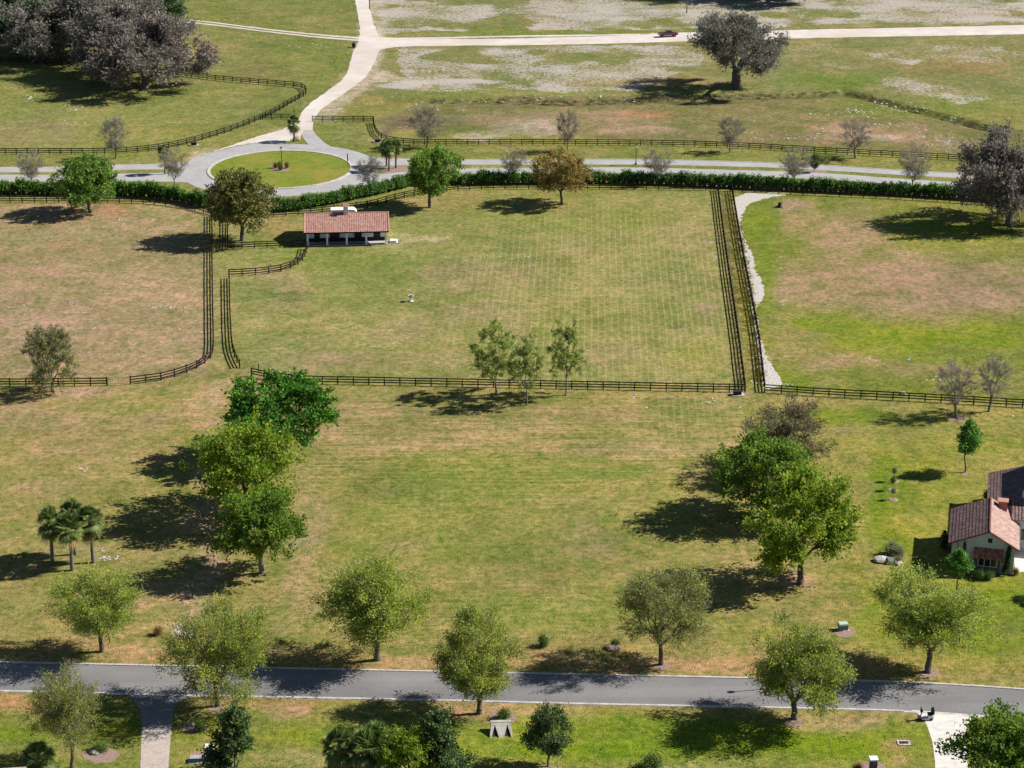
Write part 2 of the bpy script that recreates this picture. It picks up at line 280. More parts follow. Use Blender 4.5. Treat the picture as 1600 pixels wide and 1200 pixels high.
# worn dirt beside the limerock tracks
for a, b, r in (((580, 0), (585, 60), 20), ((585, 60), (560, 130), 24), ((560, 130), (500, 185), 20), ((600, 120), (660, 132), 14), ((440, 205), (400, 224), 10), ((330, 238), (300, 250), 12), ((590, 65), (1600, 48), 6)):
    ax, ay = a; bx_, by_ = b; L2 = (bx_-ax)**2+(by_-ay)**2; t = np.clip(((qx-ax)*(bx_-ax)+(qy-ay)*(by_-ay))/L2, 0, 1)
    d = np.hypot(qx-ax-t*(bx_-ax), (qy-ay-t*(by_-ay))*2); paint(1-sm(d, r*.6, r*1.4), col(206, 190, 168), .75)
def track(pts, wd, c, k=.6, j=.12):
    X_, Y_ = px+(qx-px)*j, py+(qy-py)*j; best = np.full(len(px), 1e9)
    for (ax, ay), (bx_, by_) in zip(pts, pts[1:]):
        L2 = (bx_-ax)**2+(by_-ay)**2; t = np.clip(((X_-ax)*(bx_-ax)+(Y_-ay)*(by_-ay))/L2, 0, 1)
        best = np.minimum(best, np.hypot(X_-ax-t*(bx_-ax), (Y_-ay-t*(by_-ay))*1.8))
    paint((1-sm(best, wd*.5, wd*1.5))*sm(n2, .3, .55), grass(*c), k)
for off in (0, 17): track([(452+off, 700), (462+off, 800), (450+off, 900), (436+off, 990)], 4, (186, 160, 126), .6)
for off in (0, 12): track([(0, 648-off), (110, 634-off), (190, 606-off)], 3.5, (176, 150, 116), .55)
track([(1325, 640), (1345, 700), (1350, 800), (1330, 900), (1322, 980)], 7, (166, 152, 90), .6); track([(1080, 665), (1084, 715)], 2, (182, 158, 116), .5); track([(1060, 665), (1062, 715)], 2, (182, 158, 116), .5); track([(1044, 668), (1046, 715)], 2, (182, 158, 116), .5)
track([(600, 718), (700, 712), (850, 713), (960, 722), (1010, 745), (1020, 790)], 5, (112, 140, 58), .65); track([(590, 706), (700, 699), (860, 700), (980, 708), (1050, 730)], 5, (178, 156, 112), .6)
track([(335, 600), (345, 560), (341, 440)], 3, (186, 178, 140), .7); track([(340, 610), (340, 700), (330, 800), (335, 900), (300, 985)], 9, (180, 158, 122), .55)
track([(690, 385), (730, 410), (770, 424)], 2.5, (206, 196, 150), .6); track([(620, 382), (700, 372), (640, 378)], 6, (204, 186, 150), .6)
track([(0, 596), (110, 590), (160, 596)], 3, (176, 150, 112), .5); track([(215, 340), (216, 450), (214, 585)], 2.5, (180, 160, 126), .5); track([(0, 636), (200, 655), (330, 665)], 2.5, (170, 148, 108), .5)
track([(800, 455), (870, 475), (960, 500), (1060, 545)], 2, (104, 124, 56), .5); track([(600, 440), (800, 470), (950, 520), (1000, 560)], 1.8, (106, 122, 58), .4)
# crisp clumps of dry and lush turf, a few metres across
pm = fbm(X, Y, 4.2, 4, 31); pn = fbm(X, Y, 3.4, 4, 37); ok_ = 1-.6*pol([(-900, 1120), (2600, 1140), (2600, 1500), (-900, 1500)])
paint(sm(pm, .53, .60)*ok_, grass(162, 149, 102), .24); paint(sm(pn, .54, .61), grass(112, 134, 60), .34); paint(sm(fbm(X, Y, 2.4, 3, 41), .60, .68)*ok_, grass(120, 112, 66), .3)
for e_, c_, k_ in (((170, 470, 190, 110), (162, 146, 112), .45), ((1460, 770, 190, 150), (138, 150, 46), .42), ((1500, 960, 160, 90), (126, 150, 36), .45), ((1100, 1155, 400, 34), (100, 148, 24), .5), ((800, 800, 380, 120), (134, 146, 66), .4), ((720, 440, 420, 150), (146, 150, 84), .3), ((160, 1140, 260, 22), (134, 148, 40), .4), ((1400, 540, 220, 26), (130, 150, 36), .4), ((180, 180, 260, 60), (132, 144, 72), .4)):
    paint(ell(*e_, .6, .8)*sm(n1+.5*n2, .45, .75), grass(*c_), k_)
for e_, c_, k_ in (((1430, 450, 190, 46), (160, 138, 108), .5), ((1350, 380, 60, 30), (162, 140, 108), .45), ((230, 200, 300, 70), (134, 142, 78), .3), ((1280, 560, 80, 14), (160, 140, 106), .4), ((310, 830, 26, 170), (180, 158, 122), .35), ((640, 670, 300, 40), (168, 150, 106), .35)):
    paint(ell(*e_, .5, 1.2)*sm(n2, .3, .6), grass(*c_), k_)
base *= np.array([1.05, 1.0, 1.07])
for e_ in ((1200, 450, 22, 70), (1190, 345, 26, 34), (1230, 590, 50, 14), (1480, 530, 150, 16), (1300, 508, 60, 14), (1470, 352, 90, 10), (1385, 770, 30, 60), (1395, 850, 26, 24), (1560, 965, 80, 46), (1310, 652, 50, 10)): paint(ell(*e_, .5, 1.2)*sm(n2, .25, .5), grass(102, 142, 32), .55)
for e_ in ((760, 745, 160, 34), (900, 735, 120, 10), (650, 850, 110, 30), (860, 960, 140, 26), (560, 400, 130, 18), (870, 345, 170, 16)): paint(ell(*e_, .5, 1.2)*sm(n2, .3, .55), grass(116, 140, 62), .5)
# large soft variation of the sward
v = (n3-.5)[:, None]; base *= 1+v*np.array([.16, .1, .16]); v = (n1-.5)[:, None]; base *= 1+v*np.array([.62, .30, .62]); v = (n2-.5)[:, None]; base *= 1+v*np.array([.5, .3, .55])
# speckle / stripe weights
att[:, 0] = np.clip(pol([(590, -300), (2600, -300), (2600, 45), (1600, 36), (590, 52)], 1.0)*.9*sm(n1+.25*n3, .42, .62)+pol([(620, 75), (1040, 72), (1120, 90), (1000, 142), (640, 142)], 1.0)*.8*sm(n1+.2*n2, .4, .62)+pol([(1230, 68), (2600, 60), (2600, 190), (1500, 160), (1230, 120)], 1.0)*.7*sm(n1+.2*n2, .52, .72)+.3*pol([(600, 160), (1600, 150), (1600, 245), (600, 225)], 1.0)*sm(n2, .55, .7), 0, 1)
for cx, cyy, rx, ry, k in ((930, 18, 160, 16, .5), (660, 20, 80, 14, .4), (1400, 15, 140, 10, .5), (700, 128, 90, 6, .6), (860, 110, 130, 14, .4), (620, 133, 40, 6, .6)): att[:, 0] = np.maximum(att[:, 0], ell(cx, cyy, rx, ry)*(k+.45))
att[:, 1] = ell(960, 470, 260, 150, .35, .4)*pol([(340, 330), (1112, 300), (1150, 606), (380, 590)], 0)*.9+ell(1090, 660, 90, 60, .5)*.6
att[:, 2] = ell(800, 690, 420, 110, .4)*.9+ell(700, 960, 600, 60, .5)*.5+ell(250, 700, 200, 80, .5)*.4; att[:, 2] *= sm(py, 606, 622)
dark = ell(880, 158, 240, 5, .6, .3)+ell(1180, 150, 110, 4, .6, .3)
t_ = np.clip((px-1320)/240, 0, 1); dl = np.abs(py-(143+t_*62)); dk2 = (1-sm(dl, 2, 7))*(px > 1315)*(px < 1570)
paint(np.clip(dark, 0, 1), col(112, 102, 76), .5); paint(np.clip(dk2, 0, 1), col(92, 90, 58), .6)
Z = -.7*np.clip(dark, 0, 1)*(py > 100)-.6*dk2
Z += np.where((py < 215) & (py > -400), (fbm(X, Y, 30, 3, 21)-.5)*1.0*sm(215-py, 0, 60), 0)*0
nx, ny = len(xs), len(ys); I = np.arange(nx*ny).reshape(ny, nx)
F = np.stack([I[:-1, :-1], I[:-1, 1:], I[1:, 1:], I[1:, :-1]], -1).reshape(-1, 4)
GM, gn, gb = newmat('grass_ground')
def attr(nt, n): a = nt.nodes.new('ShaderNodeAttribute'); a.attribute_name = n; return a.outputs['Color']
gc = attr(gn, 'base'); ga = gn.nodes.new('ShaderNodeSeparateColor'); gn.links.new(attr(gn, 'mask'), ga.inputs[0])
hf = noise(gn, 1.1, 8, .72); hf2 = noise(gn, .35, 6, .7)
hfx = noise(gn, 1.0, 6, .75, stretch=(.45, 1.5, 1))
c = mix(gn, gc, ramp(gn, hf, [(.40, (.62, .74, .55)), (.5, (1, 1, 1)), (.60, (1.32, 1.23, 1.3))]), 1.0, 'MULTIPLY')
c = mix(gn, c, ramp(gn, hf2, [(.40, (.76, .9, .7)), (.5, (1., 1., 1.)), (.60, (1.2, 1.12, 1.22))]), 1.0, 'MULTIPLY')
fine = noise(gn, 5.5, 4, .75)
c = mix(gn, c, ramp(gn, fine, [(.36, (.5, .58, .45)), (.5, (1, 1, 1)), (.64, (1.5, 1.42, 1.55))]), 1.0, 'MULTIPLY')
# mown stripes running away from the drone
d0, d1 = P(1000, 560), P(985, 320); ang = math.atan2(d1.y-d0.y, d1.x-d0.x)
tc = gn.nodes.new('ShaderNodeTexCoord'); mp = gn.nodes.new('ShaderNodeMapping'); mp.vector_type = 'POINT'; mp.inputs['Rotation'].default_value = (0, 0, math.pi/2-ang)
gn.links.new(tc.outputs['Object'], mp.inputs[0])
wv = gn.nodes.new('ShaderNodeTexWave'); wv.inputs['Scale'].default_value = 1/1.15*.314; wv.inputs['Distortion'].default_value = .9; wv.inputs['Detail'].default_value = 1
wv.inputs['Detail Scale'].default_value = .6; gn.links.new(mp.outputs[0], wv.inputs[0])
st = mth(gn, 'MULTIPLY', mth(gn, 'MULTIPLY', ramp(gn, wv.outputs['Fac'], [(.72, 0.), (.95, 1.)]), ga.outputs[1]), ramp(gn, hf2, [(.42, .35), (.58, 1.)]))
c = mix(gn, c, col(190, 178, 118), mth(gn, 'MULTIPLY', st, .6))
rw = noise(gn, 1.0, 5, .65, stretch=(.07, 2.0, 1))
c = mix(gn, c, ramp(gn, rw, [(.38, (.66, .8, .6)), (.5, (1, 1, 1)), (.62, (1.34, 1.23, 1.32))]), ga.outputs[2], 'MULTIPLY')
sp = mth(gn, 'ADD', mth(gn, 'MULTIPLY', noise(gn, 1.1, 6, .85), .62), mth(gn, 'MULTIPLY', noise(gn, .09, 6, .7, stretch=(.7, 1.0, 1)), .38))
thr = mth(gn, 'SUBTRACT', .64, mth(gn, 'MULTIPLY', ga.outputs[0], .205))
sf = mth(gn, 'MULTIPLY', mth(gn, 'MULTIPLY', mth(gn, 'SUBTRACT', sp, thr), 14.0), mth(gn, 'GREATER_THAN', ga.outputs[0], .02))
sf = mth(gn, 'MINIMUM', mth(gn, 'MAXIMUM', sf, 0.0), .85)
c = mix(gn, c, col(205, 196, 188), sf)
gn.links.new(c, gb.inputs['Base Color']); gb.inputs['Roughness'].default_value = .95; gb.inputs['Specular IOR Level'].default_value = .05
bump(gn, gb, fine, .55, .25)
ground = link('ground', npmesh('ground', np.stack([X, Y, Z], 1), F, GM, {'base': np.clip(base, .005, .9), 'mask': np.clip(att, 0, 1)}, True)); tag(ground, kind='structure')
# ------------------------------------------------------------------ flat sheets: roads, tracks, beds
_lvl = [0]
def resamp(pts, n):
    pts = [Vector(p) for p in pts]; L = [0]
    for a, b in zip(pts, pts[1:]): L.append(L[-1]+(b-a).length)
    out = []
    for i in range(n):
        t = L[-1]*i/(n-1); k = max(j for j in range(len(L)) if L[j] <= t+1e-9); k = min(k, len(pts)-2)
        out.append(pts[k].lerp(pts[k+1], (t-L[k])/max(L[k+1]-L[k], 1e-9)))
    return out
def smoothpts(pts, it=2):
    for _ in range(it):
        q = [pts[0]]
        for a, b in zip(pts, pts[1:]): q += [a.lerp(b, .25), a.lerp(b, .75)]
        pts = q+[pts[-1]]
    return pts
def G(pts, sm_=2): p = [P(*q) for q in pts]; return smoothpts(p, sm_) if sm_ else p
def band(name, top, bot, m, z, jag=0, label=None, seed=0):
    a, b = G(top), G(bot); L = sum((p-q).length for p, q in zip(a, a[1:])); n = max(6, int(L/(.7 if jag else 3)))
    a, b = resamp(a, n), resamp(b, n); r = random.Random(seed); V = []; ja = jb = 0
    for p, q in zip(a, b):
        d = (p-q).normalized(); ja = ja*.7+r.uniform(-1, 1)*jag; jb = jb*.7+r.uniform(-1, 1)*jag
        p = p+d*ja; q = q+d*jb; V += [(p.x, p.y, z), (q.x, q.y, z)]
    me = pymesh(name, V, [(2*i, 2*i+1, 2*i+3, 2*i+2) for i in range(n-1)], m)
    o = link(name, me); tag(o, kind='structure'); return a, b
def sheet(name, pts, m, z, jag=0, seed=0, smooth=2, kind='structure'):
    p = [Vector(q) if len(q) == 3 else P(*q) for q in pts]
    if smooth:
        for _ in range(smooth):
            q = []
            for a, b in zip(p, p[1:]+p[:1]): q += [a.lerp(b, .25), a.lerp(b, .75)]
            p = q
    if jag:
        q = []; r = random.Random(seed)
        for a, b in zip(p, p[1:]+p[:1]):
            n = max(1, int((b-a).length/.5))
            for i in range(n): q.append(a.lerp(b, i/n)+Vector((r.uniform(-jag, jag), r.uniform(-jag, jag), 0)))
        p = q
    me = bpy.data.meshes.new(name); bm = bmesh.new(); vs = [bm.verts.new((v.x, v.y, z)) for v in p]
    f = bm.faces.new(vs); bmesh.ops.triangulate(bm, faces=[f], ngon_method='EAR_CLIP')
    if sum(ff.normal.z for ff in bm.faces) < 0: bmesh.ops.reverse_faces(bm, faces=bm.faces)
    bm.to_mesh(me); bm.free(); me.materials.append(m); o = link(name, me); tag(o, kind=kind); return o
def kerb(name, pts, wd=.45, h=.12, off=0, closed=False, m=None):       # pts world points
    V = []; Fc = []; n = len(pts)
    for i, p in enumerate(pts):
        a = pts[i-1] if (i or closed) else pts[i]; b = pts[(i+1) % n] if (i < n-1 or closed) else pts[i]
        d = (b-a).normalized(); s = Vector((-d.y, d.x, 0)); q0 = p+s*(off-wd/2); q1 = p+s*(off+wd/2)
        V += [(q0.x, q0.y, -.05), (q0.x, q0.y, h), (q1.x, q1.y, h), (q1.x, q1.y, -.05)]
    for i in range(n if closed else n-1):
        j = (i+1) % n
        for k in range(3): Fc.append((i*4+k, j*4+k, j*4+k+1, i*4+k+1))
    o = link(name, pymesh(name, V, Fc, m or CONC)); tag(o, kind='structure'); return o
# street in front
ta = [(-200, 1031), (0, 1036), (400, 1044.5), (700, 1051), (1000, 1057), (1200, 1061.5), (1350, 1065), (1460, 1069), (1600, 1078), (1800, 1094)]
tb = [(-200, 1075), (0, 1079), (200, 1083), (400, 1088), (700, 1093.5), (900, 1099), (1200, 1104.5), (1400, 1109), (1500, 1115), (1600, 1121.5), (1800, 1138)]
a, b = band('street', ta, tb, ASPH, .012)
kerb('kerb', a, .32, .09, .16); kerb('gutter_strip', b, .4, .022, -.2)
kb = [p for p in b]; i1 = [i for i, p in enumerate(kb) if pxof(p.x, p.y)[0] < 198]; i2 = [i for i, p in enumerate(kb) if 305 < pxof(p.x, p.y)[0] < 1424]; i3 = [i for i, p in enumerate(kb) if pxof(p.x, p.y)[0] > 1535]
for ii in (i1, i2, i3): kerb('kerb', kb[ii[0]:ii[-1]+1], .34, .09, -.16)
sheet('driveway_apron', [(196, 1082.2), (310, 1085), (284, 1094), (271, 1108), (268, 1145), (222, 1145), (221, 1118), (214, 1100)], ASPH, .016, smooth=0)
band('brick_driveway', [(221.8, 1141), (220, 1180), (217, 1260)], [(268.2, 1141), (264, 1180), (260, 1260)], PAVE, .02)
sheet('pale_driveway', [(1424, 1109.5), (1500, 1115), (1537, 1117.8), (1520, 1126), (1511, 1140), (1509, 1158), (1512, 1200), (1516, 1300), (1462, 1300), (1461, 1190), (1457, 1160), (1449, 1135), (1440, 1119)], PAVEW, .02, smooth=0)
# upper road and roundabout
RC = P(438.5, 264.5); RI = 15.4
def ringpt(r, t): return Vector((RC.x+r*math.cos(t), RC.y+r*math.sin(t)*1.0, 0))
V = []; N = 96
for i in range(N):
    t = 2*math.pi*i/N
    for r in (RI, RI+5.9): q = ringpt(r, t); V.append((q.x, q.y, .012))
o = link('roundabout_road', pymesh('roundabout_road', V, [(2*i, 2*i+1, (2*i+3) % (2*N), (2*i+2) % (2*N)) for i in range(N)], ASPHL)); tag(o, kind='structure')
ISL = mottled('island_lawn', col(104, 130, 24), col(142, 150, 44), .5, detail=8, fine=4, c3=col(158, 146, 62), bmp=.3)
V = [(q.x, q.y, .05) for q in (ringpt(RI-.3, 2*math.pi*i/N) for i in range(N))]
o = link('island_lawn', pymesh('island_lawn', V, [tuple(range(N))], ISL)); tag(o, kind='structure')
kerb('kerb', [ringpt(RI, 2*math.pi*i/N) for i in range(N)], .7, .15, 0, True)
band('upper_lane', [(-150, 262), (0, 261), (90, 261), (185, 257), (255, 256), (300, 252)], [(-150, 270), (0, 269.5), (90, 269), (185, 265.5), (255, 264.5), (300, 266)], ASPHL, .016)
band('lower_lane', [(-150, 273.5), (0, 273), (100, 273.5), (200, 271), (260, 270), (300, 268)], [(-150, 284), (0, 284), (100, 284), (200, 283), (270, 284), (312, 286)], ASPHL, .02)
a, b = band('upper_lane', [(538, 238), (560, 242), (600, 247.5), (700, 250), (800, 249.5), (1000, 249), (1100, 251.5), (1200, 254.5), (1280, 258), (1400, 266), (1500, 271), (1640, 279)], [(545, 262), (575, 262), (600, 259), (700, 257.5), (800, 257.5), (1000, 257), (1100, 259), (1200, 261.5), (1280, 265.5), (1400, 273), (1500, 278.5), (1640, 287)], ASPHL, .016)
kerb('kerb', a[4:], .3, .08, .15)
band('lower_lane', [(545, 275), (590, 273), (650, 266.5), (700, 263.5), (800, 263), (900, 261.5), (1000, 261.5), (1100, 264.5), (1200, 267), (1300, 271), (1400, 279), (1640, 294)], [(520, 291), (560, 291), (610, 283), (700, 272.5), (800, 272), (900, 271), (1000, 271), (1100, 273.5), (1200, 276.5), (1300, 281), (1400, 288), (1640, 303)], ASPHL, .02)
sheet('side_road', [(467, 203), (488, 203), (496, 213), (508, 224), (530, 236), (548, 242), (556, 250), (530, 248), (500, 238), (478, 233), (482, 226), (474, 216)], ASPHL, .024, smooth=0)
sheet('side_road', [(482, 226), (478, 233), (440, 231), (400, 231), (350, 240), (318, 250), (300, 262), (290, 256), (300, 248), (330, 239), (365, 230), (398, 224), (438, 226)], ASPHL, .028, smooth=0)
# limerock tracks
band('dirt_road', [(551, -60), (555, 0), (559, 25), (563, 45), (560, 68), (549, 85), (545, 112), (530, 130), (500, 150), (472, 172), (464, 190), (463, 203)], [(574, -60), (576, 0), (580, 25), (588, 48), (596, 72), (588, 92), (574, 118), (560, 130), (530, 152), (502, 170), (488, 186), (488, 204)], DIRT, .032, .13, seed=3)
band('dirt_road', [(582, 56), (620, 60), (700, 61), (800, 61), (1000, 55), (1030, 52), (1200, 47.5), (1400, 44), (1600, 39), (1800, 34)], [(585, 80), (615, 73), (700, 71.5), (800, 71), (900, 69.5), (1000, 67), (1200, 61), (1400, 57), (1600, 54), (1800, 49)], DIRT, .036, .13, seed=4)
band('dirt_track', [(610, 59.5), (700, 58), (800, 55.5), (900, 54.5), (1000, 53.2)], [(610, 62), (700, 60.3), (800, 57.8), (900, 56.6), (1000, 55.4)], DIRT, .040, .15, seed=5)
for k, dy in enumerate((0, 3.6)):
    band('wheel_rut', [(270, 28+dy), (330, 34+dy), (400, 43+dy), (480, 52+dy), (562, 58.5+dy)], [(270, 29.6+dy), (330, 35.6+dy), (400, 44.8+dy), (480, 54+dy), (562, 61+dy)], DIRT, .036+.004*k, .12, seed=6+k)
sheet('dirt_road', [(464, 192), (474, 205), (470, 213), (455, 221), (438, 225), (398, 223), (365, 229), (330, 238), (300, 246), (345, 233), (400, 214), (440, 203)], DIRT, .044, .2, smooth=0)
sheet('gravel_strip', [(1144, 300), (1240, 303), (1200, 309), (1166, 319), (1160, 335), (1156, 350), (1165, 378), (1178, 402), (1180, 425), (1194, 445), (1195, 462), (1180, 482), (1184, 505), (1188, 535), (1200, 560), (1218, 588), (1224, 600), (1200, 608), (1193, 606), (1186, 560), (1180, 520), (1172, 460), (1160, 400), (1151, 345)], GRAV, .012, .35, smooth=1)
sheet('sandy_patch', [(272, 980), (284, 973), (298, 976), (308, 986), (300, 997), (280, 998)], DIRT, .012, .3, seed=4)
for i, (x, y, rx, ry) in enumerate([(1320, 988, 17, 8), (1510, 933, 22, 14), (157, 1180, 30, 13), (305, 1137, 22, 9), (1450, 1052, 20, 7), (1240, 1128, 15, 8), (1035, 1041, 14, 5), (338, 1107, 15, 7), (312, 1184, 20, 10), (1508, 740, 6, 3), (438, 264, 15, 5), (1363, 1199, 22, 11), (1497, 655, 18, 5), (620, 266, 32, 6), (1275, 268, 20, 4), (785, 1122, 22, 12), (862, 1202, 20, 6)]):
    r = random.Random(i); pts = [(x+rx*math.cos(t*math.pi/7)*r.uniform(.85, 1.1), y+ry*math.sin(t*math.pi/7)*r.uniform(.85, 1.1)) for t in range(14)]
    sheet('mulch_bed', pts, MULCH, .06 if x == 438 else .012+.004*(i % 2), .12, seed=i)
sheet('house_patio', [(1583, 830), (1700, 838), (1700, 880), (1640, 895), (1597, 893), (1586, 896)], PAVEW, .012, smooth=0)
# ------------------------------------------------------------------ fences
POST = MB(); POST.box(-.085, -.085, -.2, .085, .085, 1.42, tp=.06); POSTM = pymesh('post', POST.v, POST.f, WOOD)
def fence(pts, label, group='black three board paddock fences', step=2.45, seed=0, hh=1.0, first=True, last=True):
    g = G(pts, 1); L = sum((p-q).length for p, q in zip(g, g[1:])); n = max(2, int(round(L/step))+1); p = resamp(g, n)
    r = random.Random(seed); o = empty('board_fence', p[0], 0, label, 'fence', group); o0 = Vector(p[0])
    for i, q in enumerate(p):
        if (i == 0 and not first) or (i == n-1 and not last): continue
        c = link('post', POSTM, o, q-o0); t = p[min(i+1, n-1)]-p[max(i-1, 0)]
        c.rotation_euler = (r.uniform(-.02, .02), r.uniform(-.02, .02), math.atan2(t.y, t.x)); c.scale = (1, 1, hh*r.uniform(.98, 1.03))
    for z in (.42, .84, 1.27):
        m = MB(); z *= hh
        for a, b in zip(p, p[1:]):
            a0, b0 = a-o0, b-o0; d = (b0-a0).normalized(); s = Vector((-d.y, d.x, 0))*.022; e = Vector((0, 0, .09))
            za = Vector((0, 0, z+r.uniform(-.025, .025))); zb = Vector((0, 0, z+r.uniform(-.025, .025))); off = s*4.9
            P8 = [a0+za-s-e+off, b0+zb-s-e+off, b0+zb+s-e+off, a0+za+s-e+off, a0+za-s+e+off, b0+zb-s+e+off, b0+zb+s+e+off, a0+za+s+e+off]
            k = len(m.v); m.v += [tuple(v) for v in P8]
            for f in ((3, 2, 1, 0), (4, 5, 6, 7), (0, 1, 5, 4), (1, 2, 6, 5), (2, 3, 7, 6), (3, 0, 4, 7)): m.f.append(tuple(k+i for i in f))
        m.build('rail', WOOD, o)
    return o
fence([(393, 587.5), (412, 592), (445, 597), (480, 600), (600, 602), (800, 606), (1000, 610), (1164, 613)], 'long black fence along the near edge of the central paddock, behind the three slender trees', seed=1)
fence([(1121, 298), (1134, 400), (1152, 520), (1163.5, 611)], 'black fence running away on the left side of the overgrown lane at the right', seed=2)
fence([(1143, 298), (1160, 400), (1184, 520), (1191, 585), (1194.5, 613)], 'black fence running away beside the white gravel strip', seed=3)
fence([(1196, 613.5), (1300, 620.5), (1400, 625.5), (1500, 631), (1600, 637), (1700, 643)], 'black fence along the near edge of the right paddock, under the two bare trees', seed=4, first=False)
fence([(-60, 317), (0, 317), (100, 317), (200, 317), (240, 319), (290, 325), (331, 336)], 'black fence in front of the hedge along the far edge of the left paddock', seed=5)
fence([(334, 337), (400, 341), (440, 338), (500, 335), (560, 326), (583, 323), (620, 312), (665, 303), (715, 298), (800, 295), (1000, 296.5), (1121, 298)], 'black fence passing behind the red roofed stable below the hedge', seed=6)
fence([(1123, 298), (1143, 298.5), (1200, 302), (1300, 307), (1400, 311), (1520, 319), (1640, 328)], 'black fence under the hedge at the far edge of the right paddock', seed=7, first=False)
fence([(331, 339), (331.5, 440), (333, 520), (333.5, 548), (330, 560), (322, 567), (309, 575), (292, 582.5), (273, 589), (250, 595), (204, 600.5)], 'black fence along the right side of the left paddock, curving at its near corner', seed=8)
fence([(167, 602), (100, 603), (0, 603.5), (-60, 604)], 'black fence along the near edge of the left paddock behind the bushy grey tree', seed=9)
fence([(355.5, 341), (355.5, 390)], 'short black fence beside the olive tree on the far part of the lane', seed=10)
fence([(358, 390), (374, 389.5), (393, 388.5), (412, 387.5), (440, 387), (477, 386)], 'black fence from the lane to the left corner of the red roofed stable', seed=11, first=False)
fence([(357.5, 432), (400, 430), (435, 425.5), (451, 421), (468, 413), (477, 403), (480, 389)], 'black fence curving up to the stable front from the lane', seed=12)
fence([(358, 435), (359, 480), (360, 510), (362, 543), (366, 559), (374.5, 575)], 'black fence right of the near part of the lane, bending at its end', seed=13)
fence([(-60, 241), (0, 241), (165, 241), (200, 239.5), (250, 234), (290, 226.5), (333, 214), (365, 204), (400, 190), (430, 177), (458, 160), (474, 152), (479, 147), (478, 141), (470, 137), (450, 135), (400, 131), (325, 124.5), (287, 119), (262, 117), (180, 108), (100, 101), (0, 97), (-40, 96)], 'black fence enclosing the far left pasture, with a rounded point by the dirt road', seed=14)
fence([(410, 187), (454, 187)], 'short black fence left of the dirt road entrance behind the palm', seed=15)
fence([(488, 190), (520, 190), (584, 190.5)], 'short straight black fence right of the dirt road entrance', seed=16)
fence([(583, 193), (585, 204), (590, 213), (600, 220), (617, 224), (640, 226.5), (700, 226.5), (800, 226.5), (900, 227), (1000, 227.5), (1100, 229.5), (1200, 234), (1300, 240.5), (1400, 245.5), (1500, 251), (1570, 256), (1660, 262)], 'long black fence beyond the upper road, curved at its left end', seed=17)
# metal gates
def gate(a, b, label):
    A, B = P(*a), P(*b); o = empty('field_gate', A, math.atan2(B.y-A.y, B.x-A.x), label, 'gate', 'thin metal field gates'); L = (B-A).length
    m = MB(); m.tube((0, 0, .25), (0, 0, 1.3), .025, .025); m.tube((L, 0, .25), (L, 0, 1.3), .025, .025); m.tube((L/2, 0, .25), (L/2, 0, 1.3), .02, .02); m.tube((0, 0, 1.3), (L, 0, 1.3), .025, .025); m.tube((0, 0, .25), (L, 0, .25), .025, .025)
    m.build('gate_frame', METAL, o)
    m = MB()
    for z in (.5, .75, 1.0): m.tube((.03, 0, z), (L-.03, 0, z), .01, .01, 4)
    m.build('gate_bars', METAL, o)
    m = MB(); m.box(-.12, -.09, 0, -.02, .09, 1.45); m.build('hinge_post', WOOD, o)
gate((168.5, 602), (202.5, 601), 'thin pale metal gate in the near fence of the left paddock')
gate((405, 581), (421, 579.5), 'thin metal gate standing open at the left end of the long central fence')
# ------------------------------------------------------------------ trees
def unit(v): return v/np.maximum(np.linalg.norm(v, axis=-1, keepdims=True), 1e-9)
def envelope(kind, t):                   # crown radius (0..1) at height fraction t of the crown
    if kind == 'vase': return np.where(t < .45, .30+.70*(t/.45)**.8, np.sqrt(np.clip(1-((t-.45)/.57)**2.2, 0, 1)))
    if kind == 'round': return np.sqrt(np.clip(1-((t-.45)/.57)**2, 0, 1))
    if kind == 'flat': return np.where(t < .3, .75+.25*t/.3, np.sqrt(np.clip(1-((t-.3)/.72)**2, 0, 1)))
    if kind == 'slim': return np.where(t < .35, .45+.55*t/.35, np.clip(1-((t-.35)/.67)**1.6, 0, 1))
    if kind == 'cone': return np.clip(1-t*.92, .05, 1)
def leafmesh(pos, dirs, L, W, cols, r, name='crown'):
    n = len(pos); rv = unit(r.normal(size=(n, 3))); side = unit(np.cross(dirs, rv))*W[:, None]; D_ = dirs*L[:, None]
    V = np.stack([pos, pos+D_*.5+side, pos+D_, pos+D_*.5-side], 1).reshape(-1, 3)
    return V, np.repeat(cols, 4, 0)
TREES = {}
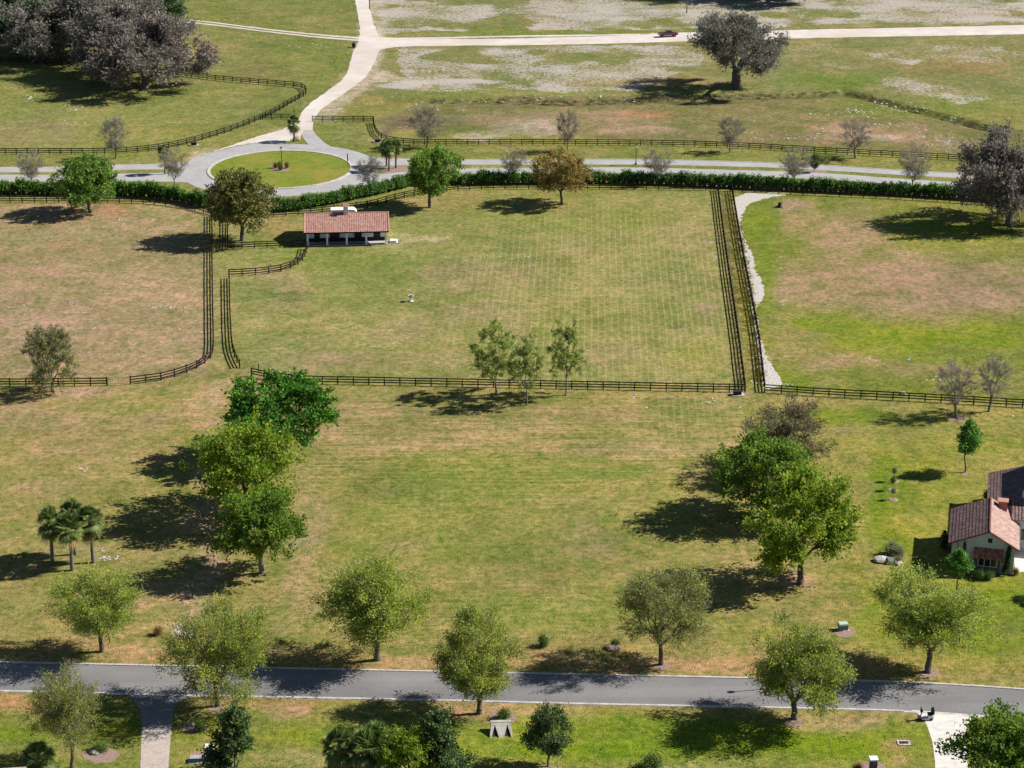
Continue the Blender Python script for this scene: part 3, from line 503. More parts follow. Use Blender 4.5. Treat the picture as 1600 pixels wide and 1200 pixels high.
def make_tree(key, kind, H, R, cb, ntips, nleaf, leafL, leafW, pal, seed, trunk_r=.3, fork=.25, bark=None, twiggy=0, lobes=9, gap=.45, moss=0, upw=.35, spray=1.0, shell=.45, lean=0, clump=0, csig=.13, lob=(.7, 1.15), twc=1.0, mat=None):
    """unit-free tree at real size: height H, crown radius R, crown bottom cb; returns mesh datas (trunk, crown, moss)"""
    r = np.random.default_rng(seed); pr = random.Random(seed)
    # uneven outline: random lobes push the envelope in and out
    lc = unit(r.normal(size=(lobes, 3))*[1, 1, .7]); la = r.uniform(lob[0], lob[1], lobes)
    tips = []
    while len(tips) < ntips:
        t = r.random(); a = r.random()*2*math.pi; rr = r.random()**shell
        e = float(envelope(kind, np.array(t))); d = np.array([math.cos(a)*max(e, .05), math.sin(a)*max(e, .05), (t-.45)*1.3])
        dn = d/np.linalg.norm(d); w_ = np.exp(5*(lc@dn-1)); sc = (w_@la+.12)/(w_.sum()+.12*1.05); sc = min(max(sc, .62), 1.12)
        p = np.array([d[0]*R*rr*sc, d[1]*R*rr*sc, cb+(H-cb)*(.45+(t-.45)*(.55+.45*rr)*sc)])
        q = p/R*2.2+seed
        if math.sin(q[0]*2.1+q[2])+math.sin(q[1]*2.3-q[2]*1.7)+math.sin(q[2]*2.6+q[0]) < -2.6+gap*2.2: 
            if r.random() < .75: continue
        tips.append(p)
        if clump and len(tips) == clump: break
    T = np.array(tips)
    if clump:                                            # foliage gathers in clumps with gaps between them
        ci_ = r.integers(0, clump, ntips); off = r.normal(size=(ntips, 3))*[R*csig, R*csig, R*csig*.62]; T = T[ci_]+off; T[:, 2] = np.clip(T[:, 2], cb*.7, H*1.02)
    mb = MB()
    lean_ = np.array([pr.uniform(-.3, .3), pr.uniform(-.3, .3), 0])
    f0 = np.array([0, 0, cb*.75+(H-cb)*fork*.3])+lean_
    def rec(p, idx, rad, depth, d_in):
        if len(idx) == 1 or depth > 9:
            for i in idx: mb.tube(p, T[i], max(rad*.7, .02), .012, 3, False)
            return
        k = 3 if (depth == 0 or pr.random() < .35) and len(idx) > 5 else 2
        if depth == 0: k = min(4, len(idx))
        cen = T[r.choice(idx, k, replace=False)]
        for _ in range(5):
            dd = ((T[idx][:, None]-cen[None])**2).sum(-1); lab = dd.argmin(1); cen = np.array([T[idx][lab == j].mean(0) if (lab == j).any() else cen[j] for j in range(k)])
        for j in range(k):
            sub = idx[lab == j]
            if not len(sub): continue
            step = .42 if depth < 2 else .5
            q = p+(cen[j]-p)*step; ln = np.linalg.norm(q-p); q = q+r.normal(size=3)*ln*.10; q[2] -= ln*.06*(depth < 2)
            rn = max(rad*(len(sub)/len(idx))**.45, .02); mb.tube(p, q, rad if depth else rad*.95, rn, 6 if rad > .1 else 4 if rad > .04 else 3, False)
            rec(q, sub, rn, depth+1, q-p)
    prev = np.zeros(3); prev[2] = -.15; rr0 = trunk_r*1.35
    for i in range(1, 5):
        q = f0*(i/4)+np.array([pr.uniform(-.07, .07), pr.uniform(-.07, .07), 0]); r1 = trunk_r*(1.15-.06*i); mb.tube(prev, q, rr0, r1, 8, False); prev, rr0 = q, r1
    rec(prev, np.arange(len(T)), trunk_r*.75, 0, None)
    trunk = pymesh('trunk', mb.v, mb.f, bark or BARK, True)
    cen = np.array([0, 0, cb+(H-cb)*.35]); pals = np.array([lcol(*c) for c in pal])
    V = []; Cc = []
    ntw = 6
    tipdir = unit(T-cen)
    base_t = np.repeat(np.arange(len(T)), ntw)
    tw = unit(tipdir[base_t]*.9+np.array([0, 0, upw])+r.normal(size=(len(base_t), 3))*.55); tl = r.uniform(.5, 1.15, len(base_t))*spray*R/6
    st = T[base_t]-tipdir[base_t]*r.uniform(0, .5, (len(base_t), 1))*spray
    per = max(1, int(nleaf/len(base_t)))
    ci = r.integers(0, len(pals), len(T)); cm = pals[ci]*r.uniform(.8, 1.2, (len(T), 1))
    if nleaf:
        ii = np.repeat(np.arange(len(base_t)), per); u = r.random(len(ii))
        pos = st[ii]+tw[ii]*(tl[ii]*u)[:, None]+r.normal(size=(len(ii), 3))*.13*spray
        dr = unit(tw[ii]*.7+r.normal(size=(len(ii), 3))*.7+np.array([0, 0, .1]))
        cc = cm[base_t[ii]]*.72+pals[r.integers(0, len(pals), len(ii))]*.28; cc = cc*r.uniform(.75, 1.25, (len(ii), 1))
        v, c4 = leafmesh(pos, dr, leafL*r.uniform(.7, 1.3, len(ii)), leafW*r.uniform(.7, 1.3, len(ii)), cc, r); V.append(v); Cc.append(c4)
    if twiggy:
        ii = np.repeat(np.arange(len(base_t)), twiggy)
        pos = st[ii]+tw[ii]*(tl[ii]*r.random(len(ii))*.4)[:, None]
        dr = unit(tw[ii]+r.normal(size=(len(ii), 3))*.4); tc_ = np.array([.13, .115, .10])*twc*r.uniform(.7, 1.5, (len(ii), 1))
        v, c4 = leafmesh(pos, dr, tl[ii]*1.0, np.full(len(ii), .018), tc_, r); V.append(v); Cc.append(c4)
    V = np.concatenate(V); Cc = np.concatenate(Cc); Fq = np.arange(len(V)).reshape(-1, 4)
    crown = npmesh('crown', V, Fq, mat or LEAF, {'tint': Cc})
    ms = None
    if moss:
        low = np.argsort(T[:, 2]+r.normal(size=len(T))*(H-cb)*.25)[:int(len(T)*.6)]; ii = low[r.integers(0, len(low), moss)]
        pos = T[ii]+r.normal(size=(moss, 3))*[.25, .25, .1]; dr = unit(np.array([0, 0, -1])+r.normal(size=(moss, 3))*.08)
        mc = np.array([.17, .155, .145])*r.uniform(.6, 1.4, (moss, 1)); v, c4 = leafmesh(pos, dr, r.uniform(.5, 1.7, moss)*H/14, r.uniform(.03, .09, moss), mc, r)
        ms = npmesh('moss', v, np.arange(len(v)).reshape(-1, 4), LEAF, {'tint': c4})
    H_ = float(np.percentile(V[:, 2], 99.6)); R_ = float((np.percentile(V[:, 0], 99.2)-np.percentile(V[:, 0], .8)+np.percentile(V[:, 1], 99.2)-np.percentile(V[:, 1], .8))/4)
    TREES[key] = (trunk, crown, ms, H_, R_)
ELM = [(148, 160, 60), (166, 172, 68), (122, 138, 52), (138, 152, 74), (112, 126, 58)]
for i in range(4): make_tree('elm%d' % i, ('vase', 'round', 'vase', 'round')[i], 11, (5.6, 5.9, 5.4, 4.9)[i], (2.2, 2.0, 3.0, 1.6)[i], 430, 29000, .22, .06, ELM if i % 2 else [(150, 164, 62), (166, 176, 70), (124, 142, 54), (136, 154, 72)], 11+i, .26, twiggy=1, moss=110 if i < 3 else 0, lobes=14, gap=.5, clump=85, csig=.11, spray=1.5, lob=(.45, 1.15), mat=SPRING)
make_tree('elm4', 'vase', 11, 5.2, 2.6, 340, 17000, .22, .06, [(142, 152, 66), (126, 136, 68), (160, 164, 80)], 31, .24, twiggy=3, lobes=14, gap=.7, clump=60, csig=.12, spray=1.5, mat=SPRING)
make_tree('green0', 'round', 12, 7, 2.2, 340, 22000, .42, .14, [(70, 116, 38), (86, 132, 42), (60, 100, 36), (100, 140, 50)], 41, .35, gap=.35, lobes=12, clump=110, csig=.10, spray=1.1, lob=(.7, 1.1))
make_tree('green1', 'round', 12, 6.8, 2.4, 300, 19000, .38, .12, [(126, 146, 44), (110, 136, 40), (142, 154, 52), (92, 122, 36)], 42, .35, gap=.6, lobes=14, clump=75, csig=.11, spray=1.4, mat=SPRING, lob=(.6, 1.15))
make_tree('green2', 'round', 12, 6.8, 2.4, 300, 19000, .38, .12, [(106, 134, 44), (90, 118, 40), (124, 146, 50), (78, 106, 38)], 43, .35, gap=.6, lobes=14, bark=BARKL, clump=75, csig=.11, spray=1.4, mat=SPRING, lob=(.6, 1.15))
make_tree('green3', 'round', 9, 5.4, 1.6, 260, 15000, .32, .11, [(96, 130, 50), (82, 114, 44), (112, 142, 58), (120, 142, 66)], 44, .25, gap=.3, lobes=10, spray=1.1, lob=(.6, 1.15))
make_tree('green4', 'vase', 9, 5.4, 2.0, 260, 15000, .32, .11, [(104, 134, 50), (86, 116, 44), (118, 144, 56)], 45, .25, gap=.5, lobes=10, spray=1.1, lob=(.6, 1.15))
make_tree('olive0', 'round', 9, 5.4, 1.8, 260, 13000, .32, .11, [(112, 112, 58), (96, 104, 48), (128, 124, 66), (84, 92, 44)], 46, .25, gap=.4, lobes=10, twiggy=1, spray=1.1, lob=(.6, 1.15))
make_tree('rust0', 'round', 9, 5.4, 2.4, 260, 13000, .32, .11, [(150, 124, 66), (134, 126, 62), (162, 136, 72), (116, 112, 54)], 47, .22, gap=.4, lobes=10, twiggy=1, spray=1.1, lob=(.6, 1.15))
make_tree('brown0', 'round', 12, 6.5, 2.4, 300, 9000, .34, .10, [(122, 112, 76), (106, 102, 68), (130, 124, 74)], 48, .3, gap=.6, lobes=12, twiggy=4, clump=50, csig=.12, spray=1.2, lob=(.6, 1.15))
make_tree('oak0', 'flat', 15, 13, 3.0, 560, 23000, .52, .14, [(124, 122, 112), (108, 110, 98), (140, 130, 126), (96, 100, 84), (128, 124, 112)], 51, .75, fork=.1, gap=.75, lobes=18, moss=2600, upw=0, spray=1.1, twiggy=1, shell=.5, clump=64, csig=.075, lob=(.55, 1.15))
make_tree('oak1', 'flat', 15, 13, 2.6, 560, 30000, .52, .14, [(130, 120, 114), (112, 106, 98), (146, 132, 124), (98, 98, 82)], 52, .7, fork=.1, gap=.4, lobes=18, moss=3000, upw=0, spray=1.1, twiggy=1, clump=64, csig=.075, lob=(.55, 1.15))
make_tree('oak3', 'round', 15, 13, 4.4, 620, 19000, .5, .13, [(116, 114, 104), (100, 102, 90), (134, 126, 120), (92, 96, 80)], 57, .95, fork=.02, gap=.8, lobes=20, moss=1500, upw=0, spray=1.0, twiggy=1, clump=46, csig=.062, lob=(.5, 1.15))
make_tree('oak2', 'flat', 15, 13, 2.6, 520, 26000, .66, .2, [(70, 98, 56), (86, 112, 60), (60, 84, 50), (104, 110, 88)], 53, .7, fork=.1, gap=.4, lobes=18, moss=900, upw=0, clump=64, csig=.075, lob=(.55, 1.15))
make_tree('bare0', 'vase', 8, 3.2, 1.2, 105, 1300, .2, .05, [(146, 150, 98), (158, 160, 96), (130, 130, 94)], 61, .11, twiggy=6, twc=1.9, lobes=8, gap=.5, bark=BARK, upw=1.3, spray=1.6)
make_tree('bare1', 'vase', 8, 3.2, 1.2, 120, 2100, .2, .05, [(132, 140, 84), (116, 122, 80), (154, 158, 92)], 62, .12, twiggy=6, twc=1.8, lobes=8, gap=.5, upw=1.2, spray=1.6)
make_tree('bare2', 'vase', 9, 2.9, 1.8, 95, 200, .2, .05, [(130, 130, 90), (114, 112, 80)], 63, .15, twiggy=6, twc=1.8, lobes=8, gap=.6, bark=BARKL, upw=1.1, spray=1.6)
make_tree('bushy0', 'round', 10, 4.0, .9, 260, 6500, .26, .075, [(122, 130, 76), (108, 116, 68), (150, 156, 62), (128, 130, 86)], 64, .2, twiggy=5, lobes=8, gap=.2)
make_tree('slender0', 'round', 11, 3.6, 2.0, 150, 5600, .30, .10, [(144, 160, 78), (128, 146, 68), (158, 168, 90)], 65, .13, twiggy=2, lobes=7, gap=.95, bark=BARKL, clump=56, csig=.12, upw=.9, mat=SPRING)
make_tree('slender1', 'round', 11, 3.6, 2.6, 150, 5600, .30, .10, [(140, 154, 78), (122, 140, 66), (152, 162, 88)], 66, .13, twiggy=2, lobes=7, gap=.9, bark=BARKL, clump=56, csig=.12, upw=.9, mat=SPRING)
make_tree('young0', 'slim', 8, 2.0, 2.6, 110, 4200, .28, .1, [(88, 134, 52), (104, 146, 58), (74, 114, 46)], 67, .09, lobes=8, gap=.6, spray=1.4)
make_tree('dark0', 'round', 7, 3.4, .9, 200, 10000, .26, .1, [(74, 96, 54), (86, 108, 58), (60, 80, 46), (106, 122, 80)], 68, .16, gap=.3, lobes=9, spray=1.4, clump=46, csig=.12)
make_tree('dark1', 'cone', 8, 3.0, .5, 220, 11000, .26, .1, [(76, 98, 54), (64, 84, 48), (100, 120, 64), (58, 76, 46)], 69, .16, gap=.2, lobes=8, spray=1.4, clump=46, csig=.12)
make_tree('shrub0', 'round', 2, 1.3, .1, 70, 2600, .2, .07, [(86, 112, 50), (106, 128, 56), (70, 92, 44)], 70, .05, gap=0, lobes=6, spray=2.6, lob=(.4, 1.1))
make_tree('shrub1', 'round', 2, 1.3, .1, 70, 2200, .2, .06, [(128, 134, 96), (110, 118, 84), (142, 140, 110)], 71, .05, gap=0, lobes=6, spray=2.6, lob=(.4, 1.1))
make_tree('shrub2', 'round', 2, 1.3, .1, 70, 2200, .2, .07, [(120, 96, 60), (92, 110, 50), (150, 90, 60)], 72, .05, gap=0, lobes=6, spray=2.6, lob=(.4, 1.1))
make_tree('cypress0', 'cone', 6, .8, .1, 160, 5000, .2, .06, [(40, 68, 38), (52, 82, 44), (34, 58, 34)], 73, .08, gap=0, lobes=5, spray=1.2, upw=1)
def tree(key, bx, by, x0, x1, ty, label, cat='tree', name='tree', group=None, rz=0, wide=1.0):
    tr, cr, ms, H, R = TREES[key]; h = hgt(bx, by, ty); wd = (x1-x0)/2/scl(by)
    p = P(bx, by); o = empty(name, (p.x, p.y, 0), rz, label, cat, group, (wd/R*wide*.92, wd/R*wide*.92, h/H*.985))
    o.rotation_euler.x = .035*math.sin(bx*1.7); o.rotation_euler.y = .035*math.cos(bx*2.3)
    link('trunk', tr, o); link('crown', cr, o)
    if ms: link('moss', ms, o)['kind'] = 'stuff'
    return o
GS = 'leafy trees lining the street'
tree('elm0', 159, 1018, 85, 225, 886, 'yellow-green street tree with hanging moss, leftmost on the far side of the street', group=GS)
tree('elm1', 340, 1103, 258, 425, 948, 'large yellow-green street tree overhanging the asphalt right of the brick driveway', group=GS, rz=1)
tree('elm2', 590, 1031, 508, 672, 886, 'broad yellow-green street tree with moss, standing right of the brick driveway on the far verge', group=GS, rz=2.3)
tree('elm3', 748, 1115, 678, 812, 962, 'tall oval street tree beside the concrete culvert headwall', group=GS, rz=4)
tree('elm4', 1033, 1038, 962, 1107, 896, 'street tree with clear forked trunk on the far verge beside a mulch mound', group=GS, rz=.5)
tree('elm3', 1242, 1123, 1177, 1332, 974, 'street tree on the near verge with a white lamp globe in its crown', group=GS, rz=1.2)
tree('elm0', 1450, 1050, 1365, 1538, 899, 'broad street tree on the far verge in front of the house', group=GS, rz=3.2)
tree('elm4', 112, 1200, 58, 174, 1056, 'thin yellow-green tree left of the brick driveway near the bottom left corner', group=GS, rz=2)
tree('dark1', 366, 1212, 325, 408, 1105, 'dark green conical tree beside the mailbox pillar by the brick driveway')
tree('dark0', 856, 1198, 820, 896, 1104, 'small dark round tree standing alone on the near lawn')
tree('green1', 640, 1222, 592, 692, 1136, 'small yellowish leafy tree beside the palms at the bottom edge')
tree('dark1', 690, 1216, 650, 728, 1108, 'dark green upright tree right of the palms at the bottom edge', rz=2)
tree('green2', 1575, 1250, 1478, 1670, 1115, 'large green tree right of the pale driveway in the bottom right corner', rz=1)
tree('shrub0', 1018, 1200, 1000, 1038, 1178, 'small dark bush at the bottom edge of the near lawn', 'bush', 'bush')
GM_ = 'trees across the middle field'
tree('green0', 432, 716, 343, 518, 588, 'dense dark green tree at the far end of the left row', group=GM_)
tree('green1', 384, 806, 288, 468, 657, 'yellow-green spreading tree in the middle of the left row', group=GM_, rz=1)
tree('green2', 409, 895, 338, 484, 766, 'green tree with a pale trunk at the near end of the left row', group=GM_, rz=2)
tree('brown0', 1228, 738, 1153, 1300, 631, 'brownish sparse tree at the far end of the right group', group=GM_)
tree('green2', 1192, 808, 1110, 1282, 683, 'green tree in the middle of the right group', group=GM_, rz=4)
tree('green1', 1250, 912, 1178, 1340, 742, 'tall green tree at the near end of the right group', group=GM_, rz=3)
GT = 'slender trees at the central fence'
tree('slender0', 775, 616, 733, 808, 500, 'slender sparse tree at the long fence, leftmost of three', group=GT)
tree('slender1', 823, 633, 793, 851, 522, 'slender sparse tree just in front of the long fence, middle and shortest of three', group=GT, rz=2)
tree('slender1', 884, 618, 856, 918, 503, 'slender sparse tree at the long fence, rightmost of three', group=GT, rz=4)
tree('bushy0', 82, 612, 38, 119, 508, 'bushy grey-green tree in front of the near fence of the left paddock')
tree('bare2', 1493, 652, 1462, 1526, 562, 'bare pale tree at the right fence, the nearer one of a pair', group='pair of bare trees at the right fence')
tree('bare2', 1545, 643, 1519, 1577, 550, 'bare pale tree at the right fence, the farther one of a pair', group='pair of bare trees at the right fence', rz=2)
tree('young0', 1508, 738, 1486, 1529, 655, 'young bright green tree on the lawn above the house')
tree('young0', 1495, 921, 1474, 1512, 857, 'small leafy tree in front of the left side of the gabled wall', rz=2)
GH = 'trees along the hedge'
tree('green3', 141, 332, 94, 192, 245, 'dense green tree in front of the hedge at the far edge of the left paddock', group=GH)
tree('olive0', 378, 376, 328, 436, 267, 'olive green tree between the lane and the stable', group=GH)
tree('green4', 672, 324, 632, 720, 231, 'bright green tree with a dark trunk right of the stable', group=GH)
tree('rust0', 878, 319, 828, 922, 237, 'rusty orange-green tree in front of the hedge', group=GH)
GB = 'sparse young trees along the upper road'
B = [('bare1', 180, 248, 158, 204, 182, 'sparse grey tree in front of the far left pasture fence'), ('bare0', 50, 292, 28, 74, 234, 'sparse pale tree behind the hedge near the left edge'),
 ('bare0', 273, 292, 253, 294, 230, 'sparse tree beside the palm at the left side of the roundabout'), ('bare2', 577, 302, 555, 600, 243, 'leafless grey tree at the right side of the roundabout'),
 ('bare0', 804, 284, 785, 826, 227, 'sparse tree behind the hedge left of the rusty tree'), ('bare1', 666, 230, 639, 693, 164, 'large sparse tree in front of the upper fence behind the bright green tree'),
 ('bare1', 886, 236, 871, 908, 172, 'narrow green-topped tree at the upper fence behind the rusty tree'), ('bare0', 1027, 288, 1003, 1050, 229, 'sparse tree between the road and hedge right of the lamp post'),
 ('bare1', 1141, 238, 1121, 1163, 182, 'sparse grey tree at the upper fence below the big lone oak'), ('bare2', 1336, 247, 1311, 1368, 186, 'leafless spreading tree at the upper fence beside the sandy basin'),
 ('bare0', 1240, 290, 1212, 1267, 228, 'sparse tree behind the hedge beside the small dark shrub'), ('bare0', 1425, 297, 1399, 1451, 224, 'sparse tree behind the hedge left of the mossy oak')]
for i, (k, bx, by, x0, x1, ty, lb) in enumerate(B): tree(k, bx, by, x0, x1, ty, lb, group=GB, rz=i*1.3)
tree('dark0', 1272, 269, 1264, 1281, 240, 'small dark shrub on the median of the upper road', 'shrub', 'shrub')
tree('oak3', 1150, 137, 1083, 1232, 24, 'big lone grey-green oak with curving limbs in the far field', name='oak_tree', wide=1.12)
tree('oak1', 1576, 352, 1494, 1668, 208, 'massive moss-hung oak at the right edge over the hedge', name='oak_tree', rz=2)
GO = 'oaks of the far left grove'
OK = [('oak1', 226, 137, 120, 312, 24, 'brownish mossy oak at the right front of the far left grove'), ('oak1', 190, 122, 100, 285, 8, 'grey mossy oak behind the fence line of the far left grove'),
 ('oak0', 95, 88, 0, 200, -20, 'grey-green oak in the centre of the far left grove'), ('oak2', 30, 82, -60, 110, -30, 'dark oak at the left edge of the far left grove'),
 ('oak0', 170, 92, 90, 260, -30, 'grey oak deep in the far left grove with pale limbs'), ('oak2', 235, 40, 170, 284, -30, 'bright green oak at the back right of the far left grove'), ('oak1', 130, 60, 60, 200, -50, 'tall oak at the back of the far left grove, at the top edge'),
 ('oak2', 1225, -4, 1180, 1330, -100, 'oak beyond the top edge whose shadow falls on the far field, left one'), ('oak1', 1120, -8, 1075, 1230, -100, 'oak beyond the top edge whose shadow falls on the far field, right one')]
for i, (k, bx, by, x0, x1, ty, lb) in enumerate(OK):
    tree(k, bx, by, x0, x1, ty, lb, name='oak_tree', group=GO if i < 7 else 'oaks past the top edge', rz=i*1.1)
tree('green3', 1668, 935, 1640, 1700, 880, 'green tree right of the house lawn whose shadow reaches the grass', rz=1)
tree('green3', -40, 1180, -80, 0, 1120, 'green tree past the bottom left corner', rz=1)
# ornamental shrubs
GP = 'shrubs round the lamp on the roundabout'
for x, y, t, k, lb in ((430.5, 263, 253, 'shrub2', 'small reddish shrub left of the roundabout lamp post'), (437, 260, 251.5, 'shrub0', 'small green shrub behind the roundabout lamp post'), (438.5, 266, 255, 'shrub0', 'small dark shrub in front of the roundabout lamp post'), (448.5, 263, 252, 'shrub2', 'small orange-green shrub right of the roundabout lamp post')):
    tree(k, x, y, x-4, x+4, t, lb, 'shrub', 'shrub', GP, rz=x)
GY = 'garden shrubs by the house'
for x, y, hw, t, k, lb in ((1393, 866, 14, 845, 'shrub1', 'silvery grass clump at the back of the rock garden'), (1405, 872, 9, 853, 'shrub1', 'smaller silvery clump at the right of the rock garden'), (1404, 880, 7, 868, 'shrub1', 'low grey clump at the front right of the rock garden'),
    (1531, 905, 9, 889, 'shrub0', 'dark bush under the left part of the awning window'), (1545, 905, 8, 890, 'shrub0', 'light green bush under the right part of the awning window'), (1477, 858, 8, 835, 'dark1', 'dark bush against the shaded left wall of the house'), (1474, 846, 6, 828, 'dark1', 'narrow dark bush at the shaded left wall behind another'), (1543, 782, 8, 762, 'shrub0', 'dark bush between the two roof wings'),
    (1587, 898, 6, 886, 'shrub2', 'small reddish bush at the right corner of the gabled wall')):
    tree(k, x, y, x-hw, x+hw, t, lb, 'shrub', 'shrub', GY, rz=x)
tree('cypress0', 1503, 898, 1498.5, 1507.5, 846, 'slim dark cypress against the gabled wall behind the small leafy tree', 'cypress', 'cypress')
tree('cypress0', 1571.5, 899, 1566, 1577, 852, 'slim dark cypress at the right end of the gabled wall', 'cypress', 'cypress', rz=1)
tree('shrub0', 787, 1123, 774, 798, 1106, 'green leafy shrub behind the concrete culvert headwall', 'shrub', 'shrub')
tree('shrub0', 849, 1010, 839, 858, 990, 'small leaning shrub alone on the middle field near the street', 'shrub', 'shrub', rz=1)
tree('shrub2', 247, 992, 239, 256, 979, 'small yellowish shrub between two left street trees', 'shrub', 'shrub')
tree('shrub0', 961, 1010, 953, 970, 998, 'small dark shrub on the mulch mound in the shade of a street tree', 'shrub', 'shrub', rz=2)
tree('shrub0', 313, 1142, 304, 322, 1122, 'small dark bush on the stone-edged bed right of the brick driveway', 'shrub', 'shrub', rz=2)
tree('shrub0', 156, 1173, 145, 172, 1160, 'low bush in the oval bed left of the brick driveway', 'shrub', 'shrub', rz=2)
tree('shrub2', 1340, 1206, 1330, 1350, 1192, 'small flowering bush at the foot of the stone mailbox pillar', 'shrub', 'shrub', rz=2)
# fruit saplings
for x, y, t, lb, cc in ((1397, 752, 729, 'pale sapling with white blossom, farthest of the three in a row', 'shrub1'), (1394.5, 766, 744, 'small dark sapling, middle of the three in a row', 'shrub0'), (1395.5, 781, 762, 'thin sapling in a mulch ring, nearest of the three in a row', 'shrub1')):
    tr, cr, ms, H, R = TREES[cc]; p = P(x, y); h = hgt(x, y, t); o = empty('sapling', p, x, lb, 'sapling', 'row of three saplings on the lawn')
    m = MB(); m.tube((0, 0, 0), (.05, 0, h*.55), .035, .025, 6); m.tube((.05, 0, h*.55), (-.1, 0, h*.8), .025, .015, 5); m.build('trunk', BARKL, o)
    c_ = link('crown', cr, o, (0, 0, h*.5)); c_.scale = (.35, .35, h*.5/H)
    m = MB(); m.lathe([(.75, .02), (.6, .09), (.1, .1)], 12); m.build('mulch_ring', MULCH, o)
# palms
def palm_mesh(seed, H, R):
    r = np.random.default_rng(seed); m = MB(); pts = [Vector((0, 0, -.1)), Vector((.06, .02, H*.35)), Vector((-.03, .05, H*.7)), Vector((0, 0, H-R*.75))]
    for a, b, ra, rb in zip(pts, pts[1:], (.26, .19, .18), (.19, .18, .21)): m.tube(a, b, ra, rb, 9, False)
    tr = pymesh('trunk', m.v, m.f, BARKP, True); V = []; Fc = []; Cc = []
    top = np.array([0, 0, 0.])
    for i in range(96):
        el = math.radians(r.uniform(-62, 88)); az = r.uniform(0, 6.283); d = np.array([math.cos(el)*math.cos(az), math.cos(el)*math.sin(az), math.sin(el)])
        Lp = R*r.uniform(.40, .55); hub = top+d*Lp; sd_ = unit(np.cross(d, [0, 0, 1])+1e-6); up = np.cross(sd_, d); dead = el < math.radians(-38)
        bc = np.array(lcol(150, 132, 84) if dead else col(*[(122, 150, 74), (140, 164, 88), (104, 132, 66), (160, 174, 108)][r.integers(0, 4)]))
        V += [top-sd_*.03, top+sd_*.03, hub+sd_*.02, hub-sd_*.02]; Cc += [bc]*4
        for a in np.linspace(-1.25, 1.25, 13):
            e = d*math.cos(a)+sd_*math.sin(a); ln = R*.62*(1-.25*abs(a))*r.uniform(.9, 1.1); w_ = .062*R/1.7
            s2 = unit(np.cross(e, up))*w_; mid = hub+e*ln*.5; end = hub+e*ln+np.array([0, 0, -.22*ln-(.25*ln if dead else 0)])
            V += [hub, mid+s2, end, mid-s2]; Cc += [bc*r.uniform(.8, 1.2)]*4
    V = np.array(V); return tr, npmesh('fronds', V, np.arange(len(V)).reshape(-1, 4), LEAF, {'tint': np.array(Cc)})
PALM = [palm_mesh(i, 6.5, 1.75) for i in (1, 2, 3)]
def palm(bx, by, hw, ty, label, i=0, group=None):
    p = P(bx, by); h = hgt(bx, by, ty); R = hw*1.1/scl(by); o = empty('palm_tree', p, bx, label, 'palm', group, (R/1.75, R/1.75, h/6.5))
    link('trunk', PALM[i % 3][0], o); fr = link('fronds', PALM[i % 3][1], o, (0, 0, 6.5-1.75*.78*(R/1.75)/(h/6.5))); fr.scale = (1, 1, min(2.2, (R/1.75)/(h/6.5)*1.3))
GPL = 'cluster of four sabal palms'
palm(118, 866, 21, 788, 'palm at the back of the cluster of four, left field', 0, GPL); palm(82, 877, 21, 800, 'leftmost palm of the cluster of four, left field', 1, GPL)
palm(113, 891, 22, 808, 'front palm of the cluster of four with the nearest trunk base, left field', 2, GPL); palm(146, 879, 22, 797, 'rightmost palm of the cluster of four, left field', 0, GPL)
palm(460, 221, 11, 184, 'single palm on the small triangle at the dirt road entrance', 1)
GP3 = 'three palms right of the roundabout'
palm(604, 259, 11, 221, 'palm right of the roundabout, leftmost of three with the farthest base', 0, GP3); palm(608, 267, 11, 223, 'palm right of the roundabout, nearest trunk of three', 1, GP3); palm(619, 262.5, 11, 222, 'palm right of the roundabout, rightmost of three', 2, GP3)
palm(258, 272, 10, 230, 'small palm at the left side of the roundabout', 2)
GPB = 'short palms at the bottom edge'
palm(532, 1215, 28, 1148, 'bushy short palm at the bottom edge, leftmost of the clump', 0, GPB); palm(572, 1222, 28, 1150, 'bushy short palm at the bottom edge, middle of the clump', 1, GPB); palm(592, 1205, 26, 1138, 'bushy short palm at the bottom edge, rightmost and tallest of the clump', 2, GPB)
palm(62, 1206, 26, 1164, 'low green palm in the bottom left corner beside the roof corner', 1)
